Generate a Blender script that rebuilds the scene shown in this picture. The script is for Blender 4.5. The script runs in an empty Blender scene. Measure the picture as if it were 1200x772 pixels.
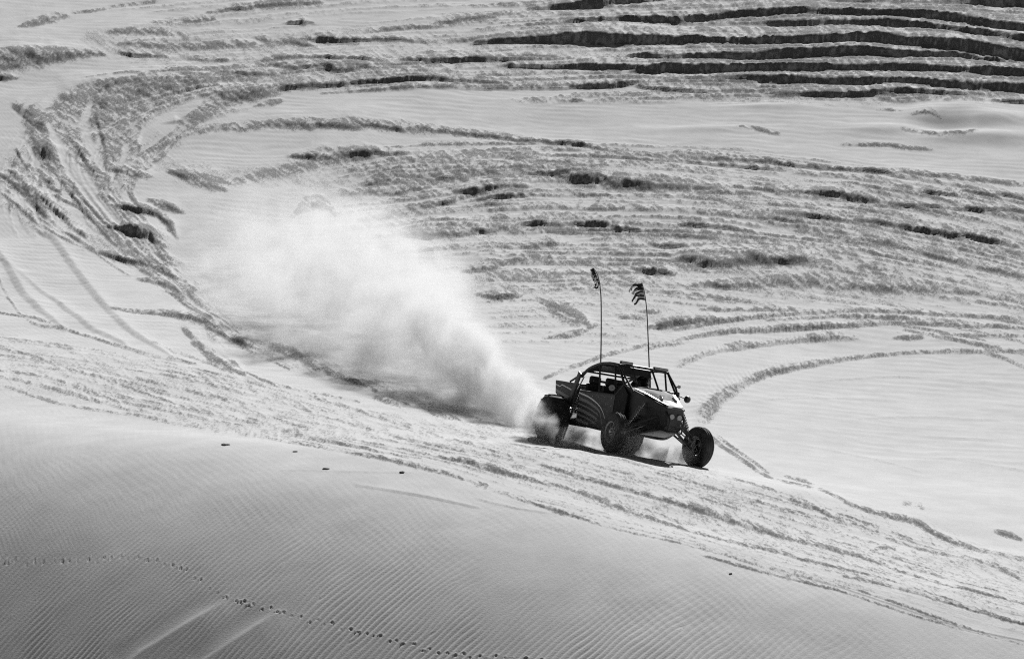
import bpy, bmesh, math, random, time
import numpy as np
from mathutils import Vector, Matrix
random.seed(7)
C = bpy.context.scene.collection
SC = bpy.context.scene

# ------------------------------------------------------------------ camera
CAM = np.array([-2.23, -70.0, 10.5]); PITCH = math.radians(6.35); FPX = 3920.0
cam = bpy.data.cameras.new('camera'); cam.sensor_width = 36; cam.lens = 36 * FPX / 1200
cam.clip_start = 1; cam.clip_end = 3000
camo = bpy.data.objects.new('camera', cam); C.objects.link(camo)
camo.location = CAM; camo.rotation_euler = (math.radians(90) - PITCH, 0, 0)
SC.camera = camo

# ------------------------------------------------------------------ light
SUN_AZ, SUN_EL = math.radians(14), math.radians(31)        # azimuth to the right of the view axis
W = bpy.data.worlds.new('World'); SC.world = W; W.use_nodes = True
nt = W.node_tree; bg = nt.nodes['Background']
sky = nt.nodes.new('ShaderNodeTexSky'); sky.sky_type = 'NISHITA'; sky.sun_disc = False
sky.air_density = .35; sky.dust_density = .3; sky.sun_elevation = SUN_EL; sky.sun_rotation = SUN_AZ
bw = nt.nodes.new('ShaderNodeRGBToBW')                     # the picture is black and white: a neutral sky
nt.links.new(sky.outputs[0], bw.inputs[0]); nt.links.new(bw.outputs[0], bg.inputs[0])
bg.inputs[1].default_value = 0.05
sl = bpy.data.lights.new('sun', 'SUN'); sl.energy = 5.0; sl.angle = math.radians(.5); sl.color = (1, 1, 1)
so = bpy.data.objects.new('sun', sl); C.objects.link(so)
SUN = Vector((math.sin(SUN_AZ) * math.cos(SUN_EL), math.cos(SUN_AZ) * math.cos(SUN_EL), math.sin(SUN_EL)))
so.rotation_euler = SUN.to_track_quat('Z', 'Y').to_euler(); so.location = (30, 40, 40)
vs = SC.view_settings
vs.view_transform = 'Standard'; vs.look = 'None'; vs.exposure = 0.45; vs.gamma = 1
SC.cycles.volume_bounces = 7; SC.cycles.max_bounces = 8; SC.cycles.volume_max_steps = 160
SC.cycles.use_denoising = False; SC.cycles.filter_width = 1.1

# ------------------------------------------------------------------ materials
def mat(name, col, rough=.6, metal=0, spec=.3):
    m = bpy.data.materials.new(name); m.use_nodes = True
    b = m.node_tree.nodes['Principled BSDF']
    b.inputs['Base Color'].default_value = (col, col, col, 1)
    b.inputs['Roughness'].default_value = rough; b.inputs['Metallic'].default_value = metal
    b.inputs['Specular IOR Level'].default_value = spec
    return m
def dusty(name, col, dust, rough, metal=0, scale=5, spec=.4):
    """a base colour with patchy settled sand dust"""
    m = mat(name, col, rough, metal, spec); t = m.node_tree; b = t.nodes['Principled BSDF']
    tc = t.nodes.new('ShaderNodeTexCoord'); n = t.nodes.new('ShaderNodeTexNoise')
    n.inputs['Scale'].default_value = scale; n.inputs['Detail'].default_value = 6; n.inputs['Roughness'].default_value = .7
    r = t.nodes.new('ShaderNodeValToRGB')
    r.color_ramp.elements[0].position = .35; r.color_ramp.elements[0].color = (col, col, col, 1)
    r.color_ramp.elements[1].position = .8; r.color_ramp.elements[1].color = (dust, dust, dust, 1)
    t.links.new(tc.outputs['Object'], n.inputs['Vector']); t.links.new(n.outputs[0], r.inputs[0])
    t.links.new(r.outputs[0], b.inputs['Base Color'])
    mr = t.nodes.new('ShaderNodeMapRange'); mr.inputs[3].default_value = rough; mr.inputs[4].default_value = min(1, rough + .35)
    t.links.new(n.outputs[0], mr.inputs[0]); t.links.new(mr.outputs[0], b.inputs['Roughness'])
    return m

# ------------------------------------------------------------------ projection used to lay the traced ruts out on the dune
fwv = np.array([0, math.cos(PITCH), -math.sin(PITCH)]); upv = np.array([0, math.sin(PITCH), math.cos(PITCH)]); rtv = np.array([1., 0, 0])
def proj(x, y, z):
    dx, dy, dz = x - CAM[0], y - CAM[1], z - CAM[2]
    d = dy * fwv[1] + dz * fwv[2]
    return 600 + FPX * dx / d, 386 - FPX * (dy * upv[1] + dz * upv[2]) / d

# ------------------------------------------------------------------ the dune: broad shape
_ty = np.arange(-200, 700, .25)
_ts = np.interp(_ty, [-200, -60, -30, -22, -10, 0, 53, 95, 150, 190, 240, 700],
                     [0, 0, 0, -.0083, -.0375, -.04, .178, .178, -.12, -.05, 0, 0])
_tz = np.cumsum(_ts) * .25; _tz -= np.interp(0, _ty, _tz)
def h0(x, y):
    yp = np.maximum(y, 0)
    z = np.interp(y, _ty, _tz)
    z = z - .15 * 6.5 * np.tanh(x / 6.5) * np.exp(-(yp / 28) ** 2)
    z = z + .32 * np.exp(-((y + 4.6) / 3.0) ** 2 - ((x + .4) / 5.5) ** 4)
    t = np.clip((-y - 9.0) * .80 - (x + 2) * .68, 0, 26)
    z = z - .5 * .094 * t * t / (1 + t / 30)
    return z
def unproj(px, py):
    px = np.atleast_1d(np.asarray(px, float)); py = np.atleast_1d(np.asarray(py, float))
    d = fwv + rtv * ((px - 600) / FPX)[:, None] + upv * ((386 - py) / FPX)[:, None]
    ts = np.arange(45, 200, .12)
    P = CAM + d[:, None, :] * ts[None, :, None]
    b = P[..., 2] < h0(P[..., 0], P[..., 1])
    i = b.argmax(1); i[~b.any(1)] = len(ts) - 1
    q = CAM + d * ts[i][:, None]; q[:, 2] = h0(q[:, 0], q[:, 1])
    return q

# ------------------------------------------------------------------ noise
def vnoise(x, y, seed):
    xi = np.floor(x).astype(np.int64); yi = np.floor(y).astype(np.int64)
    fx = (x - xi).astype(np.float32); fy = (y - yi).astype(np.float32)
    fx = fx * fx * fx * (fx * (fx * 6 - 15) + 10); fy = fy * fy * fy * (fy * (fy * 6 - 15) + 10)
    rng = np.random.RandomState(seed); tab = rng.rand(512 * 512).astype(np.float32) * 2 - 1
    a = (xi & 511) * 512; a1 = ((xi + 1) & 511) * 512; b = yi & 511; b1 = (yi + 1) & 511
    return (tab[a + b] * (1 - fx) + tab[a1 + b] * fx) * (1 - fy) + (tab[a + b1] * (1 - fx) + tab[a1 + b1] * fx) * fy
def fbm(x, y, seed, oct=4, gain=.5):
    s = 0; a = 1.
    for k in range(oct):
        c, sn = math.cos(.6 * k), math.sin(.6 * k)
        s = s + a * vnoise((x * c - y * sn) * 2 ** k + 17.3 * k, (x * sn + y * c) * 2 ** k, seed + k); a *= gain
    return s

# ------------------------------------------------------------------ the sand sheet (finer where the ruts are)
PX0, PX1, DPX = -80., 1280., 1.06
u_in = (np.arange(PX0, PX1, DPX) - 600) / FPX
gl = np.geomspace(.004, 4.5, 18)
U = np.concatenate([u_in[0] - gl[::-1], u_in, u_in[-1] + gl])
yc = np.arange(-30, 92, .02); _, pyc = proj(np.full_like(yc, CAM[0]) + 0 * yc, yc, h0(np.full_like(yc, CAM[0]), yc))
rows_py = np.arange(905, -55, -.95)
Yin = np.interp(-rows_py, -pyc, yc)
go = np.geomspace(.3, 450, 20)
Y = np.concatenate([Yin[0] - np.geomspace(.3, 120, 14)[::-1], Yin, Yin[-1] + go])
NC, NR = len(U), len(Y); c0, c1 = 18, 18 + len(u_in); r0, r1 = 14, 14 + len(Yin)
YY = np.repeat(Y[:, None], NC, 1); RR = np.maximum(YY - CAM[1], 40)
XX = CAM[0] + U[None, :] * RR * 1.0
ZZ = h0(XX, YY)
# inner block, where detail is added
X = XX[r0:r1, c0:c1]; Yb = YY[r0:r1, c0:c1]; Zb = ZZ[r0:r1, c0:c1].copy()
PXm, PYm = proj(X, Yb, Zb)
sc = FPX / (Yb - CAM[1]); sv = np.clip(-np.gradient(PYm, axis=0) / np.gradient(Yb, axis=0) / sc, .05, 1)
PXf = PXm.astype(np.float32); PYf = PYm.astype(np.float32)
DEL = np.zeros_like(Zb); CH = np.zeros_like(Zb); TURN_SHADE = np.zeros_like(Zb); SOFT = np.zeros_like(Zb)
bre = vnoise(X / 1.1, Yb / 1.1, 5); bre2 = vnoise(PXm / 9, PYm / 5, 6); bre3 = vnoise(X / 3.2, Yb / 2.2, 7)
warp = 1.5 * vnoise(PXm / 18, PYm / 7, 11) + .45 * vnoise(PXm / 7, PYm / 5, 12)          # frays the edges

def catmull(P, step):
    P = np.asarray(P, float); out = []
    Q = np.vstack([2 * P[0] - P[1], P, 2 * P[-1] - P[-2]])
    for i in range(1, len(Q) - 2):
        L = np.hypot(*(Q[i + 1] - Q[i])[:2]); n = max(1, int(L / step)); t = np.linspace(0, 1, n, endpoint=False)[:, None]
        a, b, c, d = Q[i - 1], Q[i], Q[i + 1], Q[i + 2]
        out.append(.5 * (2 * b + (c - a) * t + (2 * a - 5 * b + 4 * c - d) * t * t + (3 * b - a - 3 * c + d) * t ** 3))
    R = np.vstack(out + [P[-1:]]); R[:, 2] = np.maximum(R[:, 2], .8)
    return R
def field(P, padf, pad0):
    """nearest point on a traced line for the sheet's vertices near it: signed offset, along-distance, thickness, end overshoot"""
    P = np.asarray(P, float)
    if P.shape[1] == 2: P = np.hstack([P, np.full((len(P), 1), 2.6)])
    R = catmull(P, 7.)
    pad = R[:, 2].max() * padf + pad0
    ca = int(np.clip((R[:, 0].min() - pad - PX0) / DPX - 3, 0, PXm.shape[1])); cb = int(np.clip((R[:, 0].max() + pad - PX0) / DPX + 4, 0, PXm.shape[1]))
    mid = PYm[:, (ca + cb) // 2 if cb > ca else 0]
    if cb <= ca: return None
    lo = PYm[:, ca:cb].min(1); hi = PYm[:, ca:cb].max(1)
    rr = np.where((hi > R[:, 1].min() - pad) & (lo < R[:, 1].max() + pad))[0]
    if len(rr) == 0: return None
    ra, rb = rr[0], rr[-1] + 1
    sh = (rb - ra, cb - ca)
    D2 = np.full(sh, 1e9, np.float32); V = np.zeros(sh, np.float32); S = np.zeros(sh, np.float32); T = np.ones(sh, np.float32); E = np.zeros(sh, np.float32); MX = np.zeros(sh, np.float32); MY = np.ones(sh, np.float32)
    s = 0.
    for i in range(len(R) - 1):
        p, q = R[i], R[i + 1]; d = q[:2] - p[:2]; L = np.hypot(*d)
        if L < 1e-6: continue
        d /= L; m = np.array([d[1], -d[0]])           # image y grows downwards: m is the side that is up in the map
        if m[1] > 0 or (abs(m[1]) < 1e-9 and m[0] < 0): m = -m
        pd = max(p[2], q[2]) * padf + pad0
        a = int(np.clip((min(p[0], q[0]) - pd - PX0) / DPX - 2 - ca, 0, sh[1])); b = int(np.clip((max(p[0], q[0]) + pd - PX0) / DPX + 3 - ca, 0, sh[1]))
        if b <= a: continue
        col = PYm[ra:rb, ca + (a + b) // 2 - (1 if b > a and (a + b) // 2 >= sh[1] else 0)]
        r_ = np.where((col > min(p[1], q[1]) - pd - 6) & (col < max(p[1], q[1]) + pd + 6))[0]
        if len(r_) == 0: s += L; continue
        e, f = r_[0], r_[-1] + 1
        gx = PXf[ra + e:ra + f, ca + a:ca + b] - p[0]; gy = PYf[ra + e:ra + f, ca + a:ca + b] - p[1]
        t = gx * d[0] + gy * d[1]; tc = np.clip(t, 0, L); ov = t - tc
        v = gx * m[0] + gy * m[1]; d2 = v * v + ov * ov
        k = d2 < D2[e:f, a:b]
        D2[e:f, a:b][k] = d2[k]; V[e:f, a:b][k] = v[k]; S[e:f, a:b][k] = (s + tc)[k]
        T[e:f, a:b][k] = (p[2] + (q[2] - p[2]) * tc / L)[k]; E[e:f, a:b][k] = np.abs(ov)[k]
        MX[e:f, a:b][k] = m[0]; MY[e:f, a:b][k] = -m[1]
        s += L
    ok = D2 < 1e8
    return (slice(ra, rb), slice(ca, cb)), ok, V, S, T, E, MX, MY
def band(P, ang=43, rough=.5, tail=1.6, brk=.35, churn=.7, tread=0., turn_shade=1., add=False):
    """a bank thrown up by wheels: a steep face of traced thickness with a long easy slope behind it"""
    r = field(P, 1 + 2.2 * tail, 5)
    if r is None: return
    ix, ok, V, S, T, E, MX, MY = r
    g = np.sqrt(MX ** 2 + (MY * sv[ix]) ** 2); ta = math.tan(math.radians(ang))
    tb = T / (1 + ta * MY / np.maximum(g, .05))
    H = tb * ta / (sc[ix] * g)
    V = V + warp[ix] * np.clip(T / 8, .2, 1) * rough
    x = (V + T / 2) / np.maximum(tb, .3)
    ramp = np.clip(x, 0, 1); ramp = ramp * ramp * (3 - 2 * ramp) * .35 + ramp * .65
    back = np.clip((V + T / 2 - tb) / (tail * T), 0, 4)
    prof = np.where(x <= 1, ramp, np.exp(-back ** 1.3 * 1.4))
    prof = prof - .12 * np.exp(-((V + T * .62) / (T * .22 + .6)) ** 2)
    k = np.clip(1 - brk + brk * 1.5 * (bre[ix] * .3 + bre3[ix] * .7 + bre2[ix] * .12 + .25), .12, 1.25)
    if tread: k = k * (1 - tread * .5 * (1 + np.sin(S * 2 * math.pi / 4.6)) )
    w = np.exp(-(E / (T * .8 + 2)) ** 2) * ok
    new = H * prof * k * w; old = DEL[ix]
    DEL[ix] = old + new if add else np.maximum(old, new) + .4 * np.minimum(old, new)     # younger banks cut into older ones
    TURN_SHADE[ix] = np.maximum(TURN_SHADE[ix], np.exp(-((V + .05 * T) / (T * .58 + .6)) ** 4) * w * turn_shade * np.clip(k, 0, 1))  # painted shade: bank faces get a darker sand colour to deepen their shadows
    c = np.exp(-(V / (T * .62 + .8)) ** 4) * w * churn
    CH[ix] = np.maximum(CH[ix], c)
def churn(P, amp):
    r = field(P, .75, 3)
    if r is None: return
    ix, ok, V, S, T, E, MX, MY = r
    c = amp * np.exp(-(np.sqrt(V * V + E * E) / (T * .5 + 1)) ** 4) * ok
    CH[ix] = np.maximum(CH[ix], c); 
def ridge(P, H, wm, side=1):
    """small sharp drift of height H metres"""
    r = field(P, 1, 26)
    if r is None: return
    ix, ok, V, S, T, E, MX, MY = r
    vm = V / (sc[ix] * np.sqrt(MX ** 2 + (MY * sv[ix]) ** 2)) * side
    w = np.exp(-(E / 12) ** 2) * ok * np.clip(T / 3, 0, 1)
    DEL[ix] += H * w * np.where(vm < 0, np.exp(vm / (wm * 2.6)), np.exp(-(vm / (wm * .45)) ** 2) - .35 * np.exp(-((vm - wm * 1.5) / (wm * .9)) ** 2))
    SOFT[ix] = np.maximum(SOFT[ix], w * np.where(vm > 0, np.exp(-(vm / (wm * 2.4)) ** 4), np.exp(-(vm / (wm * .4)) ** 2)))
# ------------------------------------------------------------------ ruts, banks and tyre tracks, each traced as (x, y, thickness)
HARD = [  # far hillside
 [(620,33,3),(680,27,5),(740,24,7),(800,23,9),(840,19,8),(880,15,10),(950,15,11),(1040,20,11),(1100,23,12),(1200,33,12),(1260,40,12)],
 [(620,11,3),(660,8,6),(700,5,8),(740,2,6),(780,0,4)],
 [(900,27,3),(960,28,5),(1030,30,8),(1100,36,8),(1200,44,10),(1260,50,9)],
 [(560,50,6),(600,48,9),(640,47,11),(680,45,13),(740,46,12),(800,47,10),(850,47,9),(900,48,8),(970,49,9),(1030,51,12),(1100,56,14),(1200,65,14),(1260,71,13)],
 [(740,66,4),(760,65,8),(800,66,9),(860,64,10),(930,63,11),(1000,62,11),(1060,63,10),(1120,66,9),(1170,71,5)],
 [(600,78,5),(660,78,6),(700,77,9),(760,79,10),(800,80,11),(860,79,9),(930,79,9),(1000,77,9),(1060,79,8),(1120,82,9),(1200,88,9),(1260,93,8)],
 [(780,94,3),(840,92,5),(900,93,6),(980,94,7),(1050,96,6),(1120,100,8),(1200,103,7),(1260,106,6)],
 [(900,109,3),(940,109,5),(1000,109,6),(1050,107,7),(1095,110,5),(1130,112,4)],
 [(1165,118,2),(1180,118,4),(1200,118,5),(1250,119,4)],
 [(980,3,3),(1060,3,4),(1140,3,8),(1200,4,8),(1250,6,8)],
 [(940,10,2),(1040,11,2),(1200,16,2)],
 [(670,101,2),(690,101,5),(720,100,6),(740,98,3)], [(750,101,4),(790,105,6),(830,106,3)],
 [(405,71,4),(420,72,8),(440,73,8),(455,75,3)],
 [(475,71,4),(490,71,9),(530,72,9),(570,71,6),(610,68,5),(650,67,3)],
 [(400,101,4),(440,97,6),(480,95,7),(520,95,6),(560,97,5),(600,99,3)],
 [(440,91,3),(480,92,5),(520,95,5)],
 [(140,64,3),(155,65,8),(175,65,7),(195,66,3)], [(228,67,4),(245,68,6),(265,69,3)],
 [(357,44,4),(385,44,8),(400,46,6),(450,45,5),(500,49,4)],
 [(362,67,4),(385,70,7),(400,72,6)],
 [(250,84,3),(275,86,7),(310,86,6),(325,89,3)],
 [(245,15,2),(270,12,4),(300,8,6),(335,5,6),(375,3,3)],
 [(88,15,2),(110,12,3),(140,6,2),(180,1,2)], [(335,27,2),(355,26,6),(365,27,2)],
 [(218,25,3),(235,23,4),(250,22,2)], [(180,27,3),(200,26,2)],
 [(663,119,1),(675,118,4),(684,119,1)], [(1030,128,1.2),(1045,128,3),(1055,129,1)], [(1070,135,1.5),(1090,134,3.2),(1102,138,1)],
 # bowl
 [(468,274,3),(490,275,11),(520,274,15),(550,270,12),(580,267,7),(612,268,3)],
 [(608,262,3),(630,262,7),(655,265,4)], [(668,262,3),(700,264,6),(725,268,6),(747,270,2)],
 [(545,316,3),(565,312,12),(580,310,8),(592,309,2)],
 [(612,289,3),(635,284,10),(655,283,6),(664,282,2)], [(598,307,4),(615,304,6),(642,300,2)],
 [(703,291,2),(720,291,4),(733,289,2)], [(760,286,2),(780,288,6),(805,291,3)],
 [(742,316,3),(760,320,9),(785,321,7),(795,322,2)], [(560,343,2),(585,346,10),(605,345,8),(615,343,2)],
 [(655,335,3),(668,335,2)], [(640,395,2),(670,392,5),(695,384,3)],
 [(760,343,2),(780,344,3),(800,343,2)], [(752,365,2),(765,366,4),(775,366,2)], [(727,373,2),(740,372,3),(753,373,1)],
 [(763,383,3),(775,381,9),(790,378,9),(810,376,7),(835,374,6),(866,372,3)],
 [(935,228,3),(955,230,8),(985,232,11),(1015,238,8),(1035,241,3)],
 [(1042,224,2),(1080,228,5),(1130,232,4)], [(1020,243,3),(1100,246,5),(1200,250,5),(1250,253,4)],
 [(800,266,5),(830,269,7),(865,272,5),(887,276,2)],
 [(1010,263,5),(1060,268,9),(1110,274,9),(1150,280,7),(1190,287,3)],
 [(1040,290,5),(1070,294,4),(1110,305,8),(1160,316,11),(1200,325,6),(1250,335,4)],
 [(800,290,3),(835,288,4),(875,288,2)], [(1005,316,2),(1030,317,5),(1050,319,2)],
 [(824,362,2),(840,361,4),(868,360,2)], [(884,360,3),(910,360,6),(935,361,4)],
 [(1005,361,3),(1040,363,5),(1070,364,5),(1095,366,2)], [(978,367,2),(1010,369,4),(1050,372,6),(1072,373,3)],
 [(894,382,2),(930,381,5),(970,381,6),(1003,379,2)], [(1050,377,2),(1100,380,4),(1140,383,4),(1180,384,2)],
 [(1050,395,2),(1065,395,4),(1080,395,2)], [(850,404,3),(868,403,8),(885,403,3)], [(940,393,3),(960,391,6),(985,392,3)],
 [(562,242,2),(575,241,5),(585,242,1)], [(560,234,3),(600,233,4),(618,233,2)], [(482,243,4),(505,239,7),(525,236,6),(540,233,3)],
 # lip of the bowl by the dust
 [(125,267,3),(145,270,8),(160,272,13),(175,277,13),(188,286,10),(194,293,4)],
 [(119,296,3),(140,300,8),(160,305,9),(180,312,8),(198,322,7),(208,327,3)],
 [(165,328,3),(185,331,7),(198,337,7),(210,345,2)],
 [(245,388,3),(270,399,6),(290,405,8),(302,409,3)],
 [(133,365,2),(175,368,4),(200,370,7),(230,378,8),(250,384,6)],
 [(142,245,5),(162,249,8),(182,253,8),(198,265,8),(205,275,4)],
 # the track crossing in front
 [(415,532,2),(450,540,4),(490,551,4),(530,562,3),(570,574,2)],
 [(510,538,2),(545,546,6),(575,554,6),(600,562,5),(640,573,3)],
 [(630,549,2),(660,558,4),(695,569,4),(730,580,4),(770,591,5),(830,606,6),(860,615,6),(906,628,6),(958,642,5),(1025,660,3),(1082,680,3),(1152,697,3),(1250,722,2)],
 [(560,553,4),(610,565,5),(670,580,3),(710,594,5),(760,610,3),(830,631,3),(900,648,4),(960,664,3),(1040,684,2),(1100,702,2),(1200,733,3)],
 [(990,680,2),(1064,697,3),(1117,711,4),(1200,733,3)],
 [(835,514,4),(870,540,3),(905,560,2),(960,574,2),(1010,596,4),(1070,608,5),(1100,622,5),(1150,640,5),(1200,652,5),(1250,664,4)],
 [(627,596,2),(650,603,4),(668,608,3),(690,614,1)], [(1168,618,2),(1185,621,4),(1195,624,2)], [(923,558,2),(945,564,3),(952,567,1)],
 [(1060,590,2),(1080,595,3),(1088,597,1)], [(916,584,2),(950,594,4),(985,609,3)], [(1040,628,2),(1092,644,3),(1150,655,4),(1200,676,4)],
 [(335,504,3),(385,516,4),(430,526,3)], [(1010,699,2),(1060,715,3),(1152,743,2)],
 [(1020,645,2),(1040,640,4),(1060,648,2)], [(826,655,2),(870,667,3),(925,682,3),(990,700,2)],
]
MID = [  # gentler, grey banks
 [(810,336,3),(850,334,9),(900,332,10),(940,330,13),(1000,333,13),(1060,337,9),(1110,342,5),(1150,345,2)],
 [(430,36,3),(500,30,5),(560,23,6),(610,15,5)], [(22,33,2),(35,30,7),(55,23,8),(75,20,5)],
 [(0,76,20),(30,73,18),(60,71,14),(90,68,9),(120,66,4)], [(-40,92,8),(0,90,8),(18,89,4)],
 [(130,38,4),(160,38,8),(195,38,5)], [(145,52,3),(170,53,9),(220,52,8),(265,50,7),(300,49,3)],
 [(300,43,3),(325,46,6),(360,49,6)], [(305,71,3),(330,68,6),(355,67,4)], [(310,75,5),(350,79,8),(400,82,9),(450,82,5)],
 [(300,93,4),(260,94,8),(220,97,10),(180,99,10),(140,103,12),(110,107,14),(85,116,14)],
 [(240,98,6),(190,106,13),(155,113,16),(130,122,14)],
 [(400,101,4),(370,101,6),(335,103,8),(300,112,12),(270,118,14),(245,127,16),(230,140,14),(222,150,8)],
 [(300,125,2),(315,122,6),(328,119,3)], [(192,145,2),(205,143,5),(213,143,2)],
 [(236,155,4),(270,150,6),(323,147,8),(400,149,9),(460,151,9),(507,154,9),(560,158,7),(620,163,6),(680,170,5),(740,180,7),(800,184,6),(834,186,7),(900,190,6),(970,197,6),(1050,203,6),(1140,212,5),(1200,217,4),(1260,222,3)],
 [(340,183,3),(370,186,11),(400,184,12),(435,182,11),(475,184,3)],
 [(420,216,3),(450,212,14),(500,207,14),(570,204,14),(640,206,13),(700,213,15),(760,220,14),(800,222,12),(850,224,6)],
 [(595,189,4),(620,191,10),(650,194,9),(690,196,7),(710,196,3)],
 [(535,226,3),(560,225,9),(590,223,8),(615,222,4)], [(425,258,5),(445,255,8),(470,250,7),(487,246,3)],
 [(436,226,2),(455,225,8),(480,222,6),(497,220,2)], [(630,350,4),(655,364,15),(675,373,14),(688,380,5)],
 [(200,205,4),(225,212,10),(250,222,9),(262,226,3)], [(345,250,3),(365,235,12),(385,240,10),(392,248,3)],
 [(800,234,3),(830,235,4),(867,238,2)], [(820,230,3),(850,229,6),(890,231,4)], [(1100,224,2),(1150,229,5),(1200,233,4)],
 [(880,253,3),(950,258,6),(1010,263,7)], [(935,272,4),(990,282,9),(1040,290,7)],
 [(800,305,10),(835,312,14),(870,309,14),(910,308,12),(945,310,11),(972,314,3)],
 [(0,208,5),(20,222,8),(40,235,10),(52,254,6)], [(50,212,3),(60,219,8),(68,226,4)],
 [(175,240,4),(192,246,8),(212,250,3)], [(172,285,4),(187,298,10),(198,306,8)],
 [(320,407,4),(340,413,9),(360,424,8),(380,434,6),(418,447,4),(440,458,3)], [(442,467,3),(460,470,6),(476,474,3)], [(503,481,2),(520,486,5),(537,489,3)],
 [(217,390,4),(235,410,6),(255,423,10),(272,431,9),(285,437,3)],
 [(1060,152,3),(1110,158,6),(1140,156,4)], [(990,167,2),(1050,170,3),(1090,174,2)], [(868,148,2),(900,153,3),(910,155,2)],
 [(20,128,6),(35,140,18),(48,152,14)], [(40,168,10),(52,182,20),(62,196,10)], [(132,200,6),(150,206,14),(170,208,8)],
]
ARC = [  # crisp banked wheel paths on the right
 [(790,385,3),(850,374,4),(930,364,5),(1010,362,5),(1100,367,4),(1200,378,3),(1250,384,2)], [(760,408,3),(830,390,4),(900,383,6),(980,380,6),(1060,378,4),(1160,384,3),(1230,390,2)], [(900,372,2),(980,368,4),(1060,372,5),(1130,378,3)],
 [(800,425,6),(835,411,7),(870,404,8),(895,400,6),(930,395,7),(970,392,8),(1000,394,4)],
 [(1095,392,2),(1150,394,3),(1200,396,2)],
 [(778,404,2),(792,402,4),(805,400,2)],
 [(828,484,14),(838,473,13),(850,463,13),(875,448,10),(900,437,8),(940,427,8),(990,418,5),(1040,413,3),(1090,411,3),(1136,411,3),(1200,413,3)],
 [(1150,412,3),(1180,421,3),(1200,430,3),(1240,445,3)],
 [(700,417,2),(725,412,4),(750,405,3),(770,401,2)],
 [(640,440,2),(665,431,4),(690,423,3),(710,416,2)],
 [(1090,366,2),(1140,371,2),(1200,376,2)]]
TRK = [  # thin tyre tracks with tread marks
 [(0,226,3),(20,242,5),(50,265,4),(80,283,3),(107,293,2),(150,322,2)],
 [(12,204,7),(30,222,11),(50,238,11),(70,250,10),(87,267,9),(99,277,5)],
 [(40,240,3),(65,263,4),(87,279,4),(110,292,3)], [(66,232,3),(89,242,3),(113,259,3),(140,268,2)], [(30,204,3),(42,212,3)],
 [(20,180,3),(27,193,4),(40,208,5)], [(75,150,5),(82,165,9),(95,183,10),(108,200,8),(116,212,4)], [(112,140,6),(120,165,8),(124,185,5),(128,204,3)],
 [(240,113,4),(205,121,6),(180,135,7),(167,150,8),(163,170,5),(163,178,2)], [(260,148,3),(240,151,6),(200,166,6),(178,180,7),(160,196,10),(150,208,12),(147,222,8)],
 [(-20,290,4),(28,375,2),(75,387,3),(122,402,3),(175,418,4),(228,427,2)], [(-30,360,3),(20,372,3),(40,376,4),(58,381,2)],
 [(-40,402,2),(0,412,3),(35,420,2),(70,432,3),(122,446,2),(175,460,2),(224,477,2),(300,490,2)],
 [(-40,433,2),(0,439,2),(70,449,2),(140,467,3),(210,481,2),(290,497,2)], [(0,446,2),(87,460,3),(150,475,4),(170,478,2)],
 [(-40,447,1.5),(0,453,2),(70,468,2),(175,484,2),(280,505,3),(350,519,2)],
 [(200,489,2),(298,508,3),(402,530,3),(483,550,2),(537,565,2),(600,585,2)],
 [(362,462,3),(435,484,3),(480,500,2),(530,515,2),(600,540,2)], [(200,420,3),(222,426,3)], [(232,434,2),(255,440,2)],
 [(244,460,2),(300,481,2),(362,501,2),(436,518,2),(503,535,2)], [(290,437,2),(320,450,3),(350,456,2),(420,470,1.5)],
 [(560,574,2),(627,596,3),(668,608,3),(728,625,2),(795,640,1.6),(853,655,2),(940,680,3),(1010,699,2)],
 [(710,590,2),(760,603,2),(800,617,2)], [(180,404,2),(210,415,3),(232,421,2)], [(240,424,3),(262,432,2)],
 [(330,470,2),(400,492,2),(470,512,2),(560,536,2)], [(640,520,2),(720,541,2),(800,563,2)], [(560,512,2),(620,528,2),(700,551,2),(760,567,2)],
 [(760,556,2),(840,578,3),(930,603,2)], [(850,560,2),(960,594,2),(1060,625,2)], [(820,590,2),(900,612,2),(1000,640,2),(1100,668,2)],
 [(960,640,1.6),(1060,664,2),(1200,702,2)], [(1000,612,2),(1100,640,2),(1200,668,2)], [(853,655,1.6),(960,690,2),(1060,722,2),(1200,756,1.6)],
 [(400,520,1.6),(440,529,3),(470,536,2)], [(842,512,3),(858,524,4),(880,540,3),(900,554,2)],
]
SOFTB = [  # old, wind-softened wheel paths
 [(890,470,1),(960,467,1.6),(1050,470,1)], [(1000,494,1),(1080,489,1.8),(1170,493,1)], [(1085,512,1),(1140,514,2.2),(1172,515,1)], [(930,520,1),(1000,532,1.5),(1080,552,1)], [(960,445,1),(1060,440,1.5),(1160,446,1)], [(1100,535,1),(1180,548,1.6),(1250,560,1)],
 [(50,272,6),(62,280,9),(85,312,9),(115,352,9),(150,388,8),(195,415,4)],
 [(-30,270,8),(0,300,8),(25,340,10),(50,368,8),(72,386,4)], [(-20,290,3),(12,312,4),(40,335,5),(65,353,6),(100,382,7),(145,405,5)],
 [(222,390,3),(240,408,4),(270,432,3),(300,446,2)], [(420,575,2),(500,588,3),(560,600,2)], [(560,590,1.5),(600,600,2),(640,606,1.5)],
 [(330,556,1),(480,558,1.5),(475,560,2)], [(940,680,2),(1100,730,2),(1200,752,2)],
]
for i, P in enumerate(HARD): band(P if i < 75 else [(p[0], p[1], p[2] * .9) for p in P], 39 if i < 12 else 33, .3 if i < 12 else .7, 1.5, .12 if i < 12 else .3, .8 if i < 75 else .5, 0, (.65 if i < 12 else .8) if i < 75 else 1., i < 12)
for P in MID: band(P, 18, 1.3, 1.8, .45, 1., 0, .85)
for P in ARC: band([(p[0], p[1], p[2] * .95) for p in P], 38, .5, 1.3, .25, .5, .28, .85)
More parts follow.
